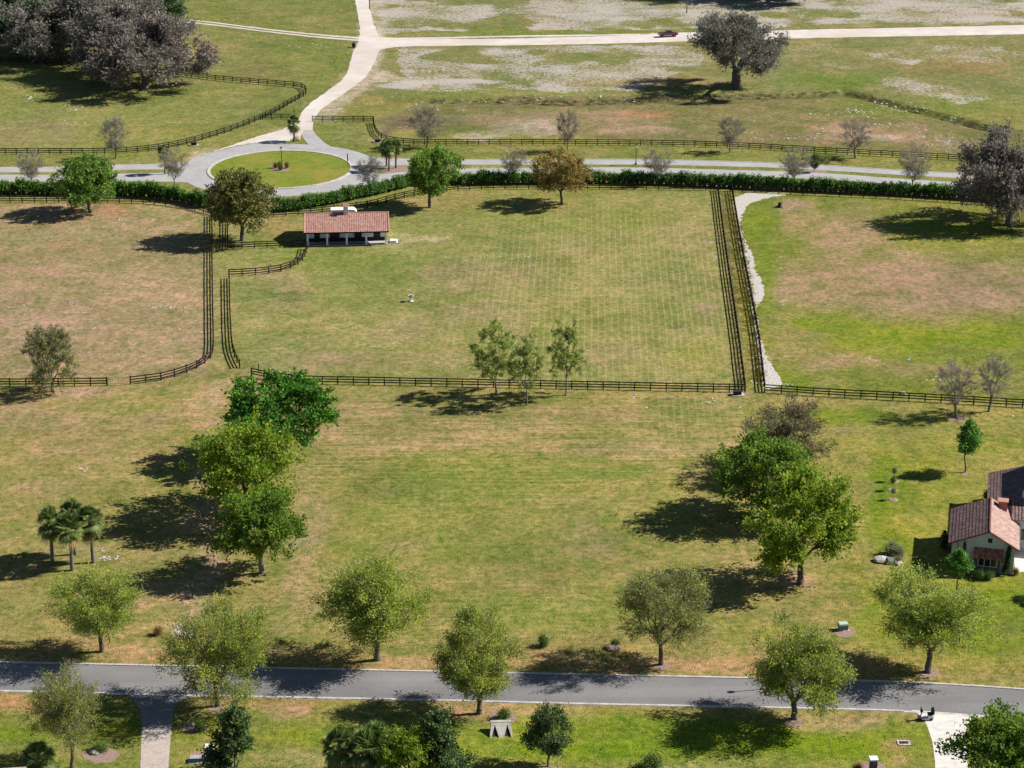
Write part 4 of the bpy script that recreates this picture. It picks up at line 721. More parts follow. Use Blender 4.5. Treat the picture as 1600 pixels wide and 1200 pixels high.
# hedges
def hedge(pts, h, dp, label, seed, dens=30):
    r = np.random.default_rng(seed); g = G(pts, 1); L = sum((p-q).length for p, q in zip(g, g[1:])); n = int(L/1.0); p = resamp(g, n); o0 = Vector(p[0])
    o = empty('hedge', o0, 0, label, 'hedge'); V = []; Cc = []; mb = MB()
    pal = np.array([lcol(*c) for c in ((66, 116, 36), (82, 132, 42), (56, 100, 34), (98, 144, 48), (120, 152, 60))])
    hv = 0; base_v = 0
    for i, q in enumerate(p):
        hh = h*(.84+.34*vn[(i//3*7+seed*7) % 997]-.12*(i % 3 == 2)); q = np.array(q-o0)+np.array([r.uniform(-.2, .2), r.uniform(-.3, .3), 0]); k = int(dens*(dp+hh*1.2))
        u = unit(r.normal(size=(k, 3))); u[:, 2] = np.abs(u[:, 2])*1.25-.3; rr = r.uniform(.75, 1.05, (k, 1)); q2 = q+np.array([0, 0, hh*.42])
        pos = q2+u*rr*np.array([.95, dp/2, hh*.6]); pos[:, 2] = np.clip(pos[:, 2], .05, 99); cc = pal[r.integers(0, 5)]*.5+pal[r.integers(0, 5, k)]*.5
        v, c4 = leafmesh(pos, unit(u+r.normal(size=(k, 3))*.6), r.uniform(.22, .42, k), r.uniform(.07, .13, k), cc*r.uniform(.75, 1.25, (k, 1)), r); V.append(v); Cc.append(c4)
        mb.lathe([(.3, 0), (.75*min(dp/2, .9), hh*.25), (.8*min(dp/2, .9), hh*.6), (.3, hh*.86)], 7, tuple(q))
    mb.build('dark_filler', mottled('hedge_core', (.012, .02, .008), (.03, .045, .016), 3, bmp=.5), o)  # dark filler core added inside the leaves to block see-through
    V = np.concatenate(V); link('foliage', npmesh('foliage', V, np.arange(len(V)).reshape(-1, 4), LEAF, {'tint': np.concatenate(Cc)}), o)
vn = np.random.default_rng(5).random(1000)
hedge([(-40, 303), (100, 304), (200, 305), (262, 311), (325, 324)], 3.2, 2.6, 'dark green hedge along the far edge of the left paddock, left of the roundabout', 1)
hedge([(428, 331), (460, 328), (500, 322), (560, 310), (600, 301), (652, 288)], 2.9, 2.6, 'green hedge curving between the roundabout and the stable', 2)
hedge([(660, 289), (715, 288), (925, 286), (1000, 287), (1100, 291), (1200, 296), (1300, 300), (1400, 304), (1520, 311), (1640, 318)], 2.9, 2.4, 'long dark green hedge below the upper road on the right', 3)
# ------------------------------------------------------------------ low cover: ditch weeds, lane scrub, stones
def tufts(name, pts, hgt_, pal, seed, L=.5, W=.09, up=1.2):
    r = np.random.default_rng(seed); n = len(pts); pts = np.array(pts); d = unit(r.normal(size=(n, 3))*.6+np.array([0, 0, up])); pal = np.array([lcol(*c) for c in pal])
    v, c4 = leafmesh(pts, d, hgt_*r.uniform(.5, 1.3, n), W*r.uniform(.6, 1.4, n), pal[r.integers(0, len(pal), n)]*r.uniform(.7, 1.3, (n, 1)), r)
    o = link(name, npmesh(name, v, np.arange(len(v)).reshape(-1, 4), LEAF, {'tint': c4})); tag(o, kind='stuff'); return o
def scatter(line, halfw, n, seed, clump=0):
    r = random.Random(seed); g = resamp(G(line, 1), 200); out = []
    while len(out) < n:
        q = g[r.randrange(200)]; c0 = Vector((q.x+r.uniform(-halfw, halfw), q.y+r.uniform(-halfw, halfw), 0))
        for _ in range(max(1, clump)): out.append((c0.x+r.gauss(0, .35), c0.y+r.gauss(0, .35), -.1))
    return out
o = tufts('ditch_weeds', scatter([(670, 160), (760, 157), (900, 160), (1000, 157), (1100, 152), (1230, 149), (1320, 145)], 1.6, 2600, 1, 26), .5, [(112, 96, 74), (128, 116, 84), (92, 84, 60), (116, 122, 66)], 2); tag(o, 'brown weeds along the ditch across the far field', 'weeds')
o = tufts('ditch_weeds', scatter([(1320, 146), (1400, 163), (1480, 184), (1570, 207)], 1.3, 2400, 5, 26), .42, [(84, 84, 52), (104, 112, 60), (70, 76, 44), (120, 110, 76)], 6); tag(o, 'dark weeds along the diagonal ditch in the far right field', 'weeds')
o = tufts('lane_grass', scatter([(1135, 305), (1149, 400), (1170, 520), (1178, 600)], 1.1, 5200, 7, 22), .34, [(140, 142, 50), (164, 134, 56), (112, 130, 48), (150, 116, 58)], 8, W=.06); tag(o, 'yellowish and rusty long grass in the lane between the two right fences', 'grass')
o = tufts('fence_line_grass', scatter([(1127, 300), (1144, 430), (1160, 610)], .35, 6000, 9, 20), .3, [(150, 142, 120), (130, 128, 96), (112, 112, 84)], 10, W=.05); tag(o, 'dry grey grass along the foot of the left lane fence', 'grass')
o = tufts('fence_line_grass', scatter([(1152, 345), (1168, 430), (1182, 520), (1190, 600)], .5, 6000, 11, 20), .35, [(150, 104, 62), (104, 112, 56), (88, 104, 50)], 12, W=.05); tag(o, 'rusty grass along the foot of the right lane fence', 'grass')
r = np.random.default_rng(77); n = 150000; ux = r.uniform(-120, 1720, n); uy = 60+1190*r.random(n)**.8
keep = ~((uy > 1026+(ux/1600)*30) & (uy < 1086+(ux/1600)*42)) & ~(((ux-438)/200)**2+((uy-264)/50)**2 < 1) & ~((uy > 247) & (uy < 312)) & ~((ux > 205) & (ux < 300) & (uy > 1075)) & ~((ux > 1425) & (ux < 1540) & (uy > 1100)) & ~((ux > 1478) & (uy > 735) & (uy < 905)) & ~((ux > 1125) & (ux < 1230) & (uy > 290) & (uy < 615)) & ~((ux > 430) & (ux < 620) & (uy < 385) & (uy > 60)) & ~((uy < 82))
ux, uy = ux[keep], uy[keep]; Zr = -sT-cT*(uy-600)/FPX; t = -CH/Zr; gx = (ux-800)/FPX*t; gy = (cT-sT*(uy-600)/FPX)*t
kp = fbm(gx, gy, 3.0, 3, 61)+r.uniform(-.12, .12, len(gx)) > .52; gx, gy = gx[kp], gy[kp]
o = tufts('meadow_tufts', np.stack([gx, gy, np.full(len(gx), -.03)], 1), .2, [(128, 134, 66), (150, 140, 84), (104, 122, 52), (172, 156, 108), (96, 104, 48)], 62, W=.055, up=.8); tag(o, 'small tufts of grass and weeds across the fields', 'grass')
SC = [(120, 170, 18, 8, 16), (115, 193, 22, 3, 14), (45, 152, 12, 5, 8), (160, 165, 14, 4, 8), (345, 32, 8, 2, 4), (90, 125+330, 8, 4, 3), (210, 345, 22, 6, 14), (170, 355, 16, 4, 8), (30, 485, 14, 16, 8), (110, 480, 20, 12, 6), (262, 480, 20, 6, 14), (245, 482, 12, 5, 6), (245, 520, 6, 2, 2), (285, 513, 5, 2, 2), (200, 540, 14, 3, 4), (100, 420, 22, 6, 4), (132, 733, 9, 3, 9), (80, 694, 3, 2, 2), (158, 860, 6, 2, 3), (165, 872, 12, 5, 9), (180, 870, 14, 4, 5),
 (765, 398, 18, 5, 9), (700, 403, 6, 2, 2), (700, 372, 20, 8, 4), (822, 398, 12, 10, 5), (895, 452, 12, 4, 6), (990, 398, 18, 4, 9), (1110, 378, 8, 4, 5), (1090, 337, 14, 3, 4), (1048, 417, 4, 3, 1), (1086, 578, 4, 2, 1), (990, 622, 8, 4, 6), (1010, 636, 5, 4, 4), (1110, 626, 16, 5, 10), (1155, 636, 5, 2, 2), (1225, 408, 20, 10, 12), (1222, 465, 12, 14, 10), (1290, 465, 30, 16, 16), (1255, 496, 8, 3, 2), (1376, 505, 4, 4, 2), (1380, 490, 10, 4, 5), (1360, 565, 30, 6, 14), (1418, 558, 6, 5, 3), (1340, 360, 16, 5, 8), (1410, 396, 14, 3, 8), (1580, 410, 14, 3, 6), (1229, 602, 10, 5, 6), (1470, 592, 20, 5, 8), (1315, 403, 8, 5, 4),
 (860, 152, 40, 3, 16), (930, 150, 40, 4, 16), (985, 155, 14, 3, 8), (790, 158, 80, 5, 18), (1345, 175, 40, 7, 40), (1300, 178, 30, 3, 12), (1385, 160, 30, 6, 20), (1430, 172, 40, 8, 20), (1380, 195, 26, 4, 20), (1435, 212, 14, 14, 36), (1300, 208, 40, 8, 20), (1215, 216, 60, 5, 24), (1480, 225, 24, 12, 46), (1490, 186, 14, 4, 8), (1270, 218, 40, 4, 14), (1180, 180, 14, 8, 6), (1170, 208, 14, 3, 4), (600, 205, 30, 6, 5), (640, 165, 60, 12, 10), (500, 71, 14, 3, 4), (465, 73, 10, 2, 3), (490, 30, 10, 3, 3), (400, 12, 20, 4, 3), (1540, 195, 26, 6, 6), (1560, 655, 40, 8, 4), (1180, 595, 12, 8, 5)]
r = random.Random(3); V = []; Fc = []
ico = bmesh.new(); bmesh.ops.create_icosphere(ico, subdivisions=1, radius=1); iv = [v.co.copy() for v in ico.verts]; iff = [tuple(v.index for v in f.verts) for f in ico.faces]; ico.free()
for cx, cyy, rx, ry, n in SC:
    for _ in range(n):
        q = P(cx+r.gauss(0, .55)*rx, cyy+r.gauss(0, .55)*ry); s = r.uniform(.07, .21)*(1.0 if cyy > 250 else 1.35); k = len(V); az = r.random()*6
        for v in iv:
            j = 1+r.uniform(-.25, .25); x, y = v.x*s*1.5*j, v.y*s*j; V.append((q.x+x*math.cos(az)-y*math.sin(az), q.y+x*math.sin(az)+y*math.cos(az), .02+v.z*s*.45*j))
        Fc += [tuple(k+i for i in f) for f in iff]
st_ = link('scattered_stones', pymesh('scattered_stones', V, Fc, ROCK)); tag(st_, 'white limestone pieces scattered in groups over the paddocks', 'stones', kind='stuff')
# ------------------------------------------------------------------ roofs and buildings
def tile_roof(name, a, b, c, d, m, parent, pal, per=.3, seed=0, amp=.055, row=.42):
    """a,b eave ends, c,d ridge ends above b,a; barrel tiles run from eave to ridge"""
    a, b, c, d = [np.array(v, float) for v in (a, b, c, d)]; Lx = max(np.linalg.norm(b-a), np.linalg.norm(c-d)); Ly = (np.linalg.norm(d-a)+np.linalg.norm(c-b))/2
    nc = max(2, int(Lx/per)); nr = max(2, int(Ly/row)); r = np.random.default_rng(seed); nrm = unit(np.cross(b-a, d-a)); 
    if nrm[2] < 0: nrm = -nrm
    pal = np.array([col(*q) for q in pal]); V = []; Fc = []; Cc = []
    for j in range(nr):
        for i in range(nc):
            cc = pal[r.integers(0, len(pal))]*.6+pal.mean(0)*.4; cc = cc*r.uniform(.86, 1.12); k = len(V)
            for jj, lift in ((j, .035), (j+1, 0)):
                for s, hh in ((0, 0), (.28, .85), (.5, 1), (.72, .85), (1, 0)):
                    u = (i+s)/nc; v = jj/nr; p = (a*(1-u)+b*u)*(1-v)+(d*(1-u)+c*u)*v; V.append(p+nrm*(amp*hh+lift+.02)); Cc.append(cc*(1.0 if 0 < s < 1 else .8))
            for q in range(4): Fc.append((k+q, k+q+1, k+q+6, k+q+5))
    return link(name, npmesh(name, np.array(V), np.array(Fc), m, {'tint': np.array(Cc)}), parent)
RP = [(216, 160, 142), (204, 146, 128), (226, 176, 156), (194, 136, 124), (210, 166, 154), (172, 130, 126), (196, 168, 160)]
RSHADE = [(154, 124, 118), (134, 108, 106), (168, 138, 130), (116, 96, 98), (142, 120, 120)]  # darker tile copy for house slopes turned from the sun, shade in the colour
RSUN = [(210, 176, 164), (200, 162, 150), (216, 184, 170), (192, 156, 148)]  # lighter tile copy for sunlit house slopes and the cottage, light painted in
# stable
A, Bq = P(481, 384), P(603, 381.5); yaw = math.atan2(Bq.y-A.y, Bq.x-A.x); W_ = (Bq-A).length
st = empty('stable', A, yaw, 'long low white stable with pink-red tile roof and open front porch', 'stable')
DPT, EH, RH, PD = 9.6, 2.75, 4.75, 2.1
m = MB(); m.box(-.1, PD, 0, W_+.1, PD+.2, 3.6); m.box(-.1, PD+.2, 0, .12, DPT, 2.9); m.box(W_-.12, PD+.2, 0, W_+.1, DPT, 2.9); m.box(-.1, DPT, 0, W_+.1, DPT+.2, 2.9)
for x in (-.08, W_-.1): m.quad((x, PD+.2, 2.9), (x, DPT, 2.9), (x, 5.4, RH-.15), (x, PD+.2, 3.7))
m.build('wall', STUCCO, st)
m = MB(); m.box(-.3, -.3, 0, W_+.3, PD, .12); m.build('porch_floor', CONC, st)
m = MB()
for i in range(4):
    x0 = W_*i/4; 
    for (p_, q_) in ((.3, .3),): m.box(x0+.25, .02, .15, x0+W_/4-.25, .08, .26); m.box(x0+.25, .03, .7, x0+W_/4-.25, .07, .76)
    m.box(x0+.14, PD-.06, .15, x0+W_/4-.14, PD-.01, .85)
m.build('porch_rail', DARK, st)
for i in range(5): m = MB(); x = W_*i/4; m.box(x-.17, -.17, 0, x+.17, .17, EH-.2); m.box(x-.24, -.24, 0, x+.24, .24, .25); m.build('porch_column', STUCCO, st)
m = MB(); m.box(-.5, -.2, EH-.28, W_+.4, .15, EH-.02); m.build('porch_beam', STUCCO, st)
for x0, x1 in ((1.2, 2.3), (4.2, 6.1), (8.9, 10.3), (12.6, 13.9)):
    m = MB(); m.box(x0, PD-.09, .1, x1, PD-.01, 2.6); d_ = m.build('stall_door', DARK, st)
    m = MB(); m.box(x0+.1, PD-.13, 1.35, x1-.1, PD-.1, 1.42); m.build('door_rail', METAL, d_)
for x0, x1 in ((2.9, 3.4), (6.6, 7.2), (10.8, 11.8)): m = MB(); m.box(x0, PD-.07, 1.8, x1, PD-.012, 2.3); m.build('window', GLASS, st)
ea = Vector((-.6, -.7, EH)); eb = Vector((W_+.6, -.7, EH)); rc = Vector((W_+.6, 5.4, RH)); rd = Vector((-.6, 5.4, RH)); ba = Vector((-.6, DPT+.6, EH+.3)); bb = Vector((W_+.6, DPT+.6, EH+.3))
rf = tile_roof('roof', ea, eb, rc, rd, TILE, st, RP, .34, 1); tile_roof('rear_roof', bb, ba, rd, rc, TILE, st, RP, .34, 2)
m = MB()
for q in ((ea, eb, rc, rd), (ba, bb, rc, rd)): m.quad(*[v-Vector((0, 0, .06)) for v in q]); m.quad(*[v-Vector((0, 0, .2)) for v in q])
m.quad(ea-Vector((0, 0, .06)), eb-Vector((0, 0, .06)), eb-Vector((0, 0, .2)), ea-Vector((0, 0, .2))); m.build('roof_deck', DARK, st)
m = MB()
for x in (-.6, W_+.6):
    for (p_, q_) in ((Vector((x, -.7, EH)), Vector((x, 5.4, RH))), (Vector((x, DPT+.6, EH+.3)), Vector((x, 5.4, RH)))): m.tube(p_+Vector((0, 0, .06)), q_+Vector((0, 0, .06)), .13, .13, 7)
m.tube((-.6, 5.4, RH+.06), (W_+.6, 5.4, RH+.06), .14, .14, 7); m.build('ridge_tiles', mottled('ridge_clay', col(190, 140, 120), col(214, 166, 144), 3), st)
chx = 7.35; m = MB(); m.box(chx-.45, 4.7, 3.8, chx+.45, 5.6, 6.2); ch = m.build('chimney', STUCCOD, st)
tile_roof('chimney_cap', (chx-.6, 4.5, 6.2), (chx+.6, 4.5, 6.2), (chx+.6, 5.15, 6.75), (chx-.6, 5.15, 6.75), TILE, ch, RP, .3, 3); tile_roof('chimney_cap', (chx-.6, 5.8, 6.2), (chx+.6, 5.8, 6.2), (chx+.6, 5.15, 6.75), (chx-.6, 5.15, 6.75), TILE, ch, RP, .3, 3)
# white trailer behind
p0, p1 = P(517, 347.5), P(558, 346.5); tr_ = empty('horse_trailer', p0, math.atan2(p1.y-p0.y, p1.x-p0.x)+.02, 'white horse trailer with rounded nose parked behind the stable roof', 'trailer'); L = (p1-p0).length
m = MB(); n = 8; prof = [(0, .6), (L-.8, .6), (L, 1.0), (L, 1.9), (L-.35, 2.35), (L-.8, 2.5), (.05, 2.5), (0, 2.45)]; k = len(m.v)
for y in (0, 2.1): m.v += [(x, y, z) for x, z in prof]
m.f.append(tuple(range(8))); m.f.append(tuple(range(15, 7, -1)))
for i in range(8): m.f.append((i, 8+i, 8+(i+1) % 8, (i+1) % 8))
m.build('body', SHEET, tr_)
for x in (1.6, 2.5):
    for y in (-.02, 1.9): m = MB(); m.tube((x, y, .38), (x, y+.22, .38), .38, .38, 12); m.build('wheel', RUBBER, tr_)
m = MB(); m.tube((L-.2, 1.05, .6), (L+1.2, 1.05, .5), .05, .04); m.build('hitch', METAL, tr_)
m = MB(); m.box(.5, -.03, 1.6, 1.3, -.005, 2.1); m.box(2, -.03, 1.6, 2.8, -.005, 2.1); m.build('window', GLASS, tr_)
p = P(612, 378); m = MB(); m.box(0, 0, 0, 1.5, 2.6, .1); m.box(.1, .1, .1, 1.4, 1.3, .5); sl_ = m.build('concrete_block', SHEET, None, loc=p+Vector((-.4, -.9, 0))); tag(sl_, 'bright white low concrete block at the right end of the stable', 'block')
# house at the right
FL, FR = P(1484.5, 888), P(1582, 897.5); FRr = FR; u_ = (FRr-FL); HW = u_.length; hy = math.atan2(u_.y, u_.x)
EH2 = 3.9; GR = 1.95; HD = 9.9
house = empty('house', FL, hy, 'cream stucco house with brown barrel tile roofs at the right edge', 'house')
m = MB(); m.quad((0, 0, 0), (HW, 0, 0), (HW, 0, EH2), (HW/2+.6, 0, EH2+GR), (0, 0, EH2))
m.quad((0, HD, 0), (0, 0, 0), (0, 0, EH2), (0, HD, EH2)); m.quad((HW, 0, 0), (HW, HD, 0), (HW, HD, EH2), (HW, 0, EH2)); m.quad((HW, HD, 0), (0, HD, 0), (0, HD, EH2), (HW/2+.6, HD, EH2+GR), (HW, HD, EH2))
# second wing walls, behind and to the right
w0x, w0y, w1x, w1y = HW-1.6, HD+.4, HW+8, HD+13
m.box(HW-.5, HD-2.5, 0, HW+8, HD+.5, EH2+.4); m.box(4.6, HD+2.2, 0, HW+8, HD+12.5, EH2+.2); m.quad((8.6, HD+2, EH2), (10.4, HD+2, EH2), (10.4, HD+2, 7.2), (8.6, HD+2, 6.6))
m.build('wall', STUCCOD, house)
rx0, rx1, rm = -.45, HW+.5, HW/2+.6
sl1 = GR/(HW/2+.6); e0 = EH2-.45*sl1+.05; sl2 = GR/(HW-rm); e1 = EH2-.5*sl2+.05; rt = EH2+GR+.05
tile_roof('roof', (rx0, HD+.3, e0), (rx0, -.5, e0), (rm, -.5, rt), (rm, HD+.3, rt), TILE, house, RSHADE, .42, 5, .09)
tile_roof('roof', (rx1, -.5, e1), (rx1, HD+.3, e1), (rm, HD+.3, rt), (rm, -.5, rt), TILE, house, RSUN, .42, 6, .09)
m = MB(); m.tube((rx0, -.52, e0), (rm, -.52, rt), .1, .1, 6); m.tube((rx1, -.52, e1), (rm, -.52, rt), .1, .1, 6); m.tube((rm, -.5, rt+.1), (rm, HD+.3, rt+.1), .13, .13, 6); m.tube((rx1, -.5, e1), (rx1, HD, e1), .09, .09, 6); m.build('roof_trim', mottled('trim_clay', col(120, 76, 66), col(150, 96, 84), 3), house)
# raised tile wing beyond
tile_roof('rear_roof', (4.2, HD+12.8, EH2+.2), (4.2, HD+1.9, EH2+.2), (9.6, HD+1.9, EH2+1.9), (9.6, HD+12.8, EH2+1.9), TILE, house, RSHADE, .42, 7, .09)
tile_roof('rear_roof', (HW+9, HD+1.9, EH2+1.2), (HW+9, HD+12.8, EH2+1.2), (9.6, HD+12.8, EH2+1.9), (9.6, HD+1.9, EH2+1.9), TILE, house, RSUN, .42, 8, .09)
tile_roof('side_roof', (HW-.6, HD-2.7, EH2+.45), (HW+8, HD-2.7, EH2+.45), (HW+8, HD+1.9, EH2+1.5), (HW-.6, HD+1.9, EH2+1.5), TILE, house, RSHADE, .42, 9, .09)
m = MB(); m.box(9.7, HD+1.6, 0, 13.5, HD+12.9, 8.0); m.build('tower', STUCCO, house)
m = MB(); m.box(rm+1.0, HD-1.2, EH2+.6, rm+2.2, HD-.1, EH2+2.2, tp=.05); ch = m.build('chimney', mottled('chimney_clay', col(176, 116, 96), col(204, 144, 120), 3, fine=9), house)
m = MB(); m.box(rm+.9, HD-1.3, EH2+2.2, rm+2.3, HD, EH2+2.32); m.build('chimney_cap', mottled('cap_clay', col(196, 140, 118), col(216, 164, 140), 3), ch)
m = MB(); m.box(rm-.1, -.06, EH2+.25, rm+.45, -.01, EH2+.85); m.build('vent', DARK, house)
wx0, wx1 = 2.9, 6.2
m = MB(); m.box(wx0, -.25, 0, wx1, -.002, 2.25); m.build('window_bay', mottled('bay_panel', (.09, .08, .075), (.14, .13, .12), 2), house)
m = MB(); m.box(wx0+.5, -.30, 1.0, wx1-.4, -.26, 1.95); wn = m.build('window', GLASS, house)
m = MB()
for x in (wx0+.5, wx0+1.25, wx0+2.05, wx1-.46): m.box(x, -.34, .95, x+.07, -.31, 2.0)
m.box(wx0+.45, -.34, .9, wx1-.35, -.31, .96); m.box(wx0+.45, -.34, 2.0, wx1-.35, -.31, 2.06); m.build('frame', STUCCO, wn)
m = MB(); m.box(wx0+.2, -.12, 2.28, wx1+.1, -.01, 3.35); m.build('awning_back', DARK, house)
tile_roof('awning', (wx0-.1, -1.15, 2.3), (wx1+.3, -1.15, 2.3), (wx1+.3, -.02, 3.35), (wx0-.1, -.02, 3.35), TILE, house, [(200, 110, 80), (214, 150, 120), (170, 90, 70), (226, 180, 150)], .26, 10, .06, .28)
m = MB()
for x in (wx0-.05, wx1+.2): m.box(x, -1.0, 2.0, x+.1, -.02, 2.12); m.tube((x+.05, -.95, 2.1), (x+.05, -.05, 1.5), .05, .05, 5)
m.build('bracket', DARK, house)
m = MB(); m.box(HW+.9, HD-2.56, 1.6, HW+2.2, HD-2.51, 3.1); m.build('window', GLASS, house)
m = MB(); m.tube((.75, -.06, .1), (.75, -.06, 3.7), .045, .045, 6); m.build('downpipe', METAL, house)
# roof corner in the bottom left
q = P(8, 1196, 3.2); rc_ = empty('cottage', (q.x, q.y, 0), .12, 'pinkish roof corner cut by the bottom left corner of the picture', 'building')
m = MB(); m.box(-6, -7, 0, 1.6, -.6, 2.9); m.build('wall', STUCCO, rc_)
tile_roof('roof', (2.2, -8, 2.9), (2.2, -.2, 2.9), (-2.5, -3.6, 4.9), (-2.5, -5, 4.9), TILE, rc_, RSUN, .4, 12); tile_roof('roof', (2.2, -.2, 2.9), (-6.5, -.2, 2.9), (-6, -3.6, 4.9), (-2.5, -3.6, 4.9), TILE, rc_, RSUN, .4, 13)
# ------------------------------------------------------------------ lamp posts and signs
def lamp(bx, by, ty, label, globe=False):
    p = P(bx, by); h = hgt(bx, by, ty); o = empty('lamp_post', p, 0, label, 'lamp post', 'lamp posts along the roads')
    m = MB(); m.lathe([(.22, 0), (.2, .3), (.1, .5), (.08, .8), (.06, h-.75), (.1, h-.72)], 10); m.build('pole', DARK if not globe else METAL, o, True)
    m = MB()
    if globe: m.lathe([(.08, h-.7), (.24, h-.55), (.3, h-.35), (.24, h-.15), (.05, h)], 12); m.build('globe', LAMPG, o, True)
    else:
        m.lathe([(.14, h-.7), (.22, h-.3), (.2, h-.28)], 8); m.build('lantern', LAMPG, o)
        m = MB(); m.lathe([(.3, h-.28), (.26, h-.2), (.08, h-.05), (.03, h)], 8); m.build('lantern_cap', DARK, o)
lamp(440.5, 262.5, 229, 'dark lamp post standing among shrubs on the roundabout')
lamp(993.5, 257, 225, 'dark lamp post on the median of the upper road')
lamp(1247, 1072, 991, 'lamp post with a white globe rising through a street tree', True)
def post_sign(bx, by, ty, label, w_=.35, hh=1.0):
    p = P(bx, by); h = hgt(bx, by, ty); o = empty('road_sign', p, 0, label, 'sign'); m = MB(); m.tube((0, 0, 0), (0, 0, h), .06, .05, 6); m.build('pole', DARK, o)
    m = MB(); m.box(-w_/2, -.09, h-hh, w_/2, -.06, h); m.build('sign_panel', DARK, o)
post_sign(543.5, 262, 240, 'narrow dark sign post inside the right kerb of the roundabout', .22, 1.6)
post_sign(460, 186, 172, 'thin sign post behind the entrance palm', .2, .5)
def pole(bx, by, ty, label):
    p = P(bx, by); m = MB(); h = hgt(bx, by, ty); m.lathe([(.16, 0), (.13, h*.6), (.1, h)], 8); m.box(-.9, -.06, h-.8, .9, .06, h-.65); o = m.build('utility_pole', BARKP, None, True, p); tag(o, label, 'pole')
pole(1073, 20.5, -45, 'tall utility pole above the dirt road at the top edge'); pole(577.5, 14, -60, 'utility pole at the top edge beside the dirt road')
p = P(639.5, 231); m = MB(); m.lathe([(.14, 0), (.12, .9), (.05, 1.05)], 8); o = m.build('marker_post', ORANGE, None, loc=p); tag(o, 'small orange marker post below the upper fence', 'marker')
p = P(553, 74); m = MB(); m.lathe([(.4, 0), (.5, .3), (.52, 1.1), (.3, 1.3)], 12); o = m.build('barrel', DARK, None, True, p); tag(o, 'black barrel at the junction of the dirt roads', 'barrel')
def boulder(bx, by, s, label, m_=ROCK, sz=.7, group=None, seed=0, name='boulder'):
    r = random.Random(seed+int(bx)); bm = bmesh.new(); bmesh.ops.create_icosphere(bm, subdivisions=2, radius=1)
    for v in bm.verts: v.co *= 1+r.uniform(-.16, .16); v.co.x *= s*1.3; v.co.y *= s; v.co.z = v.co.z*s*sz+s*sz*.45
    me = bpy.data.meshes.new(name); bm.to_mesh(me); bm.free(); me.materials.append(m_); o = link(name, me, None, P(bx, by)); tag(o, label, 'boulder', group); return o
boulder(464, 219, .75, 'sand-coloured boulder at the foot of the entrance palm', mottled('sandstone', col(206, 180, 130), col(226, 200, 150), 2), 1.0)
boulder(1377, 877, .8, 'white boulder at the left of the rock garden', ROCK, .6, 'rock garden boulders'); boulder(1391, 879, .75, 'grey boulder in the middle of the rock garden', METAL, .7, 'rock garden boulders'); boulder(1402, 881, .6, 'small pale boulder at the front right of the rock garden', CONC, .7, 'rock garden boulders')
boulder(298, 1133, .35, 'grey stone at the edge of the bed right of the brick driveway', METAL); boulder(148, 1177, .4, 'pale stone in the oval bed left of the brick driveway')
boulder(1411, 616, .4, 'pale stone just below the right paddock fence'); boulder(958, 1014, .8, 'low brown earth mound under the street tree shade', MULCH, .4)
# stump on bare mound
p = P(1218, 324); m = MB(); m.lathe([(.5, 0), (.38, .5), (.3, .9), (.12, 1.15)], 9); m.tube((.1, 0, .3), (.5, .1, 1.0), .16, .08, 6); m.tube((-.2, 0, .2), (-.9, -.1, .25), .14, .08, 6); o = m.build('tree_stump', DARK, None, loc=p); tag(o, 'dark jagged tree stump on the bare mound in the right paddock', 'stump')
# troughs
def trough(bx, by, label):
    o = empty('water_trough', P(bx, by), .1, label, 'trough', 'small water troughs beside fences'); m = MB(); m.box(-1.0, -.6, .0, 1.1, .7, .1); m.build('slab', CONC, o)
    m = MB(); m.box(-.6, -.35, .1, .6, .35, .62); m.box(-.68, -.43, .62, .68, .43, .70); m.build('basin', DARK, o); m = MB(); m.box(-.5, -.26, .7, .5, .26, .712); m.build('water', WATERM, o)
trough(1152, 617, 'small dark trough in front of the central fence near the right lane'); trough(590, 222.5, 'small dark trough beside the curved end of the upper fence'); trough(303, 227, 'small dark trough in front of the far left pasture fence')
# pedestal
o = empty('pedestal_basin', P(642, 471), 0, scale=(.85, .85, .85), label='small white pedestal basin standing alone in the central paddock', cat='basin'); m = MB(); m.lathe([(.62, 0), (.6, .14), (.3, .22), (.16, .3), (.14, .85), (.25, .95)], 14); m.build('pedestal', CONC, o, True)
m = MB(); m.lathe([(.25, .95), (.5, 1.1), (.62, 1.35), (.6, 1.38), (.45, 1.2), (.1, 1.12)], 14); m.build('bowl', CONC, o, True); m = MB(); m.lathe([(.44, 1.22), (.3, 1.3), (.1, 1.33)], 12); m.build('soil', DARK, o, True)
# culvert headwall
hw = empty('culvert_headwall', P(783, 1153), 0.05, 'pale concrete culvert headwall with two pointed dark openings near the street', 'headwall')
m = MB(); Wc = 2.3; t = .95
def arch(cx, w2, h2): return [(cx-w2, 0), (cx-w2*.55, h2*.55), (cx, h2), (cx+w2*.55, h2*.55), (cx+w2, 0)]
A1, A2 = arch(-.64, .42, .86), arch(.74, .42, .86)
def slope(x, z): return (x, z*1.6, z)                    # sloping front face
tx = 1.55
m = MB()
for leg in ([(-1.25, 0), (-1.06, 0), (-.64, .86), (-.64, 1), (-1.05, 1)], [(-.22, 0), (.32, 0), (.74, .86), (.74, 1), (-.64, 1), (-.64, .86)], [(1.16, 0), (1.3, 0), (1.1, 1), (.74, 1), (.74, .86)]):
    k = len(m.v); n = len(leg); m.v += [(x, z*1.6, z) for x, z in leg]+[(x, z*1.6+.6, z-.02) for x, z in leg]; m.f.append(tuple(range(k, k+n)))
    m.f += [(k+i, k+(i+1) % n, k+n+(i+1) % n, k+n+i) for i in range(n)]
WALLC = mottled('weathered_concrete', (.26, .24, .21), (.42, .39, .35), 1.5, detail=7, fine=8); m.build('slab', WALLC, hw)
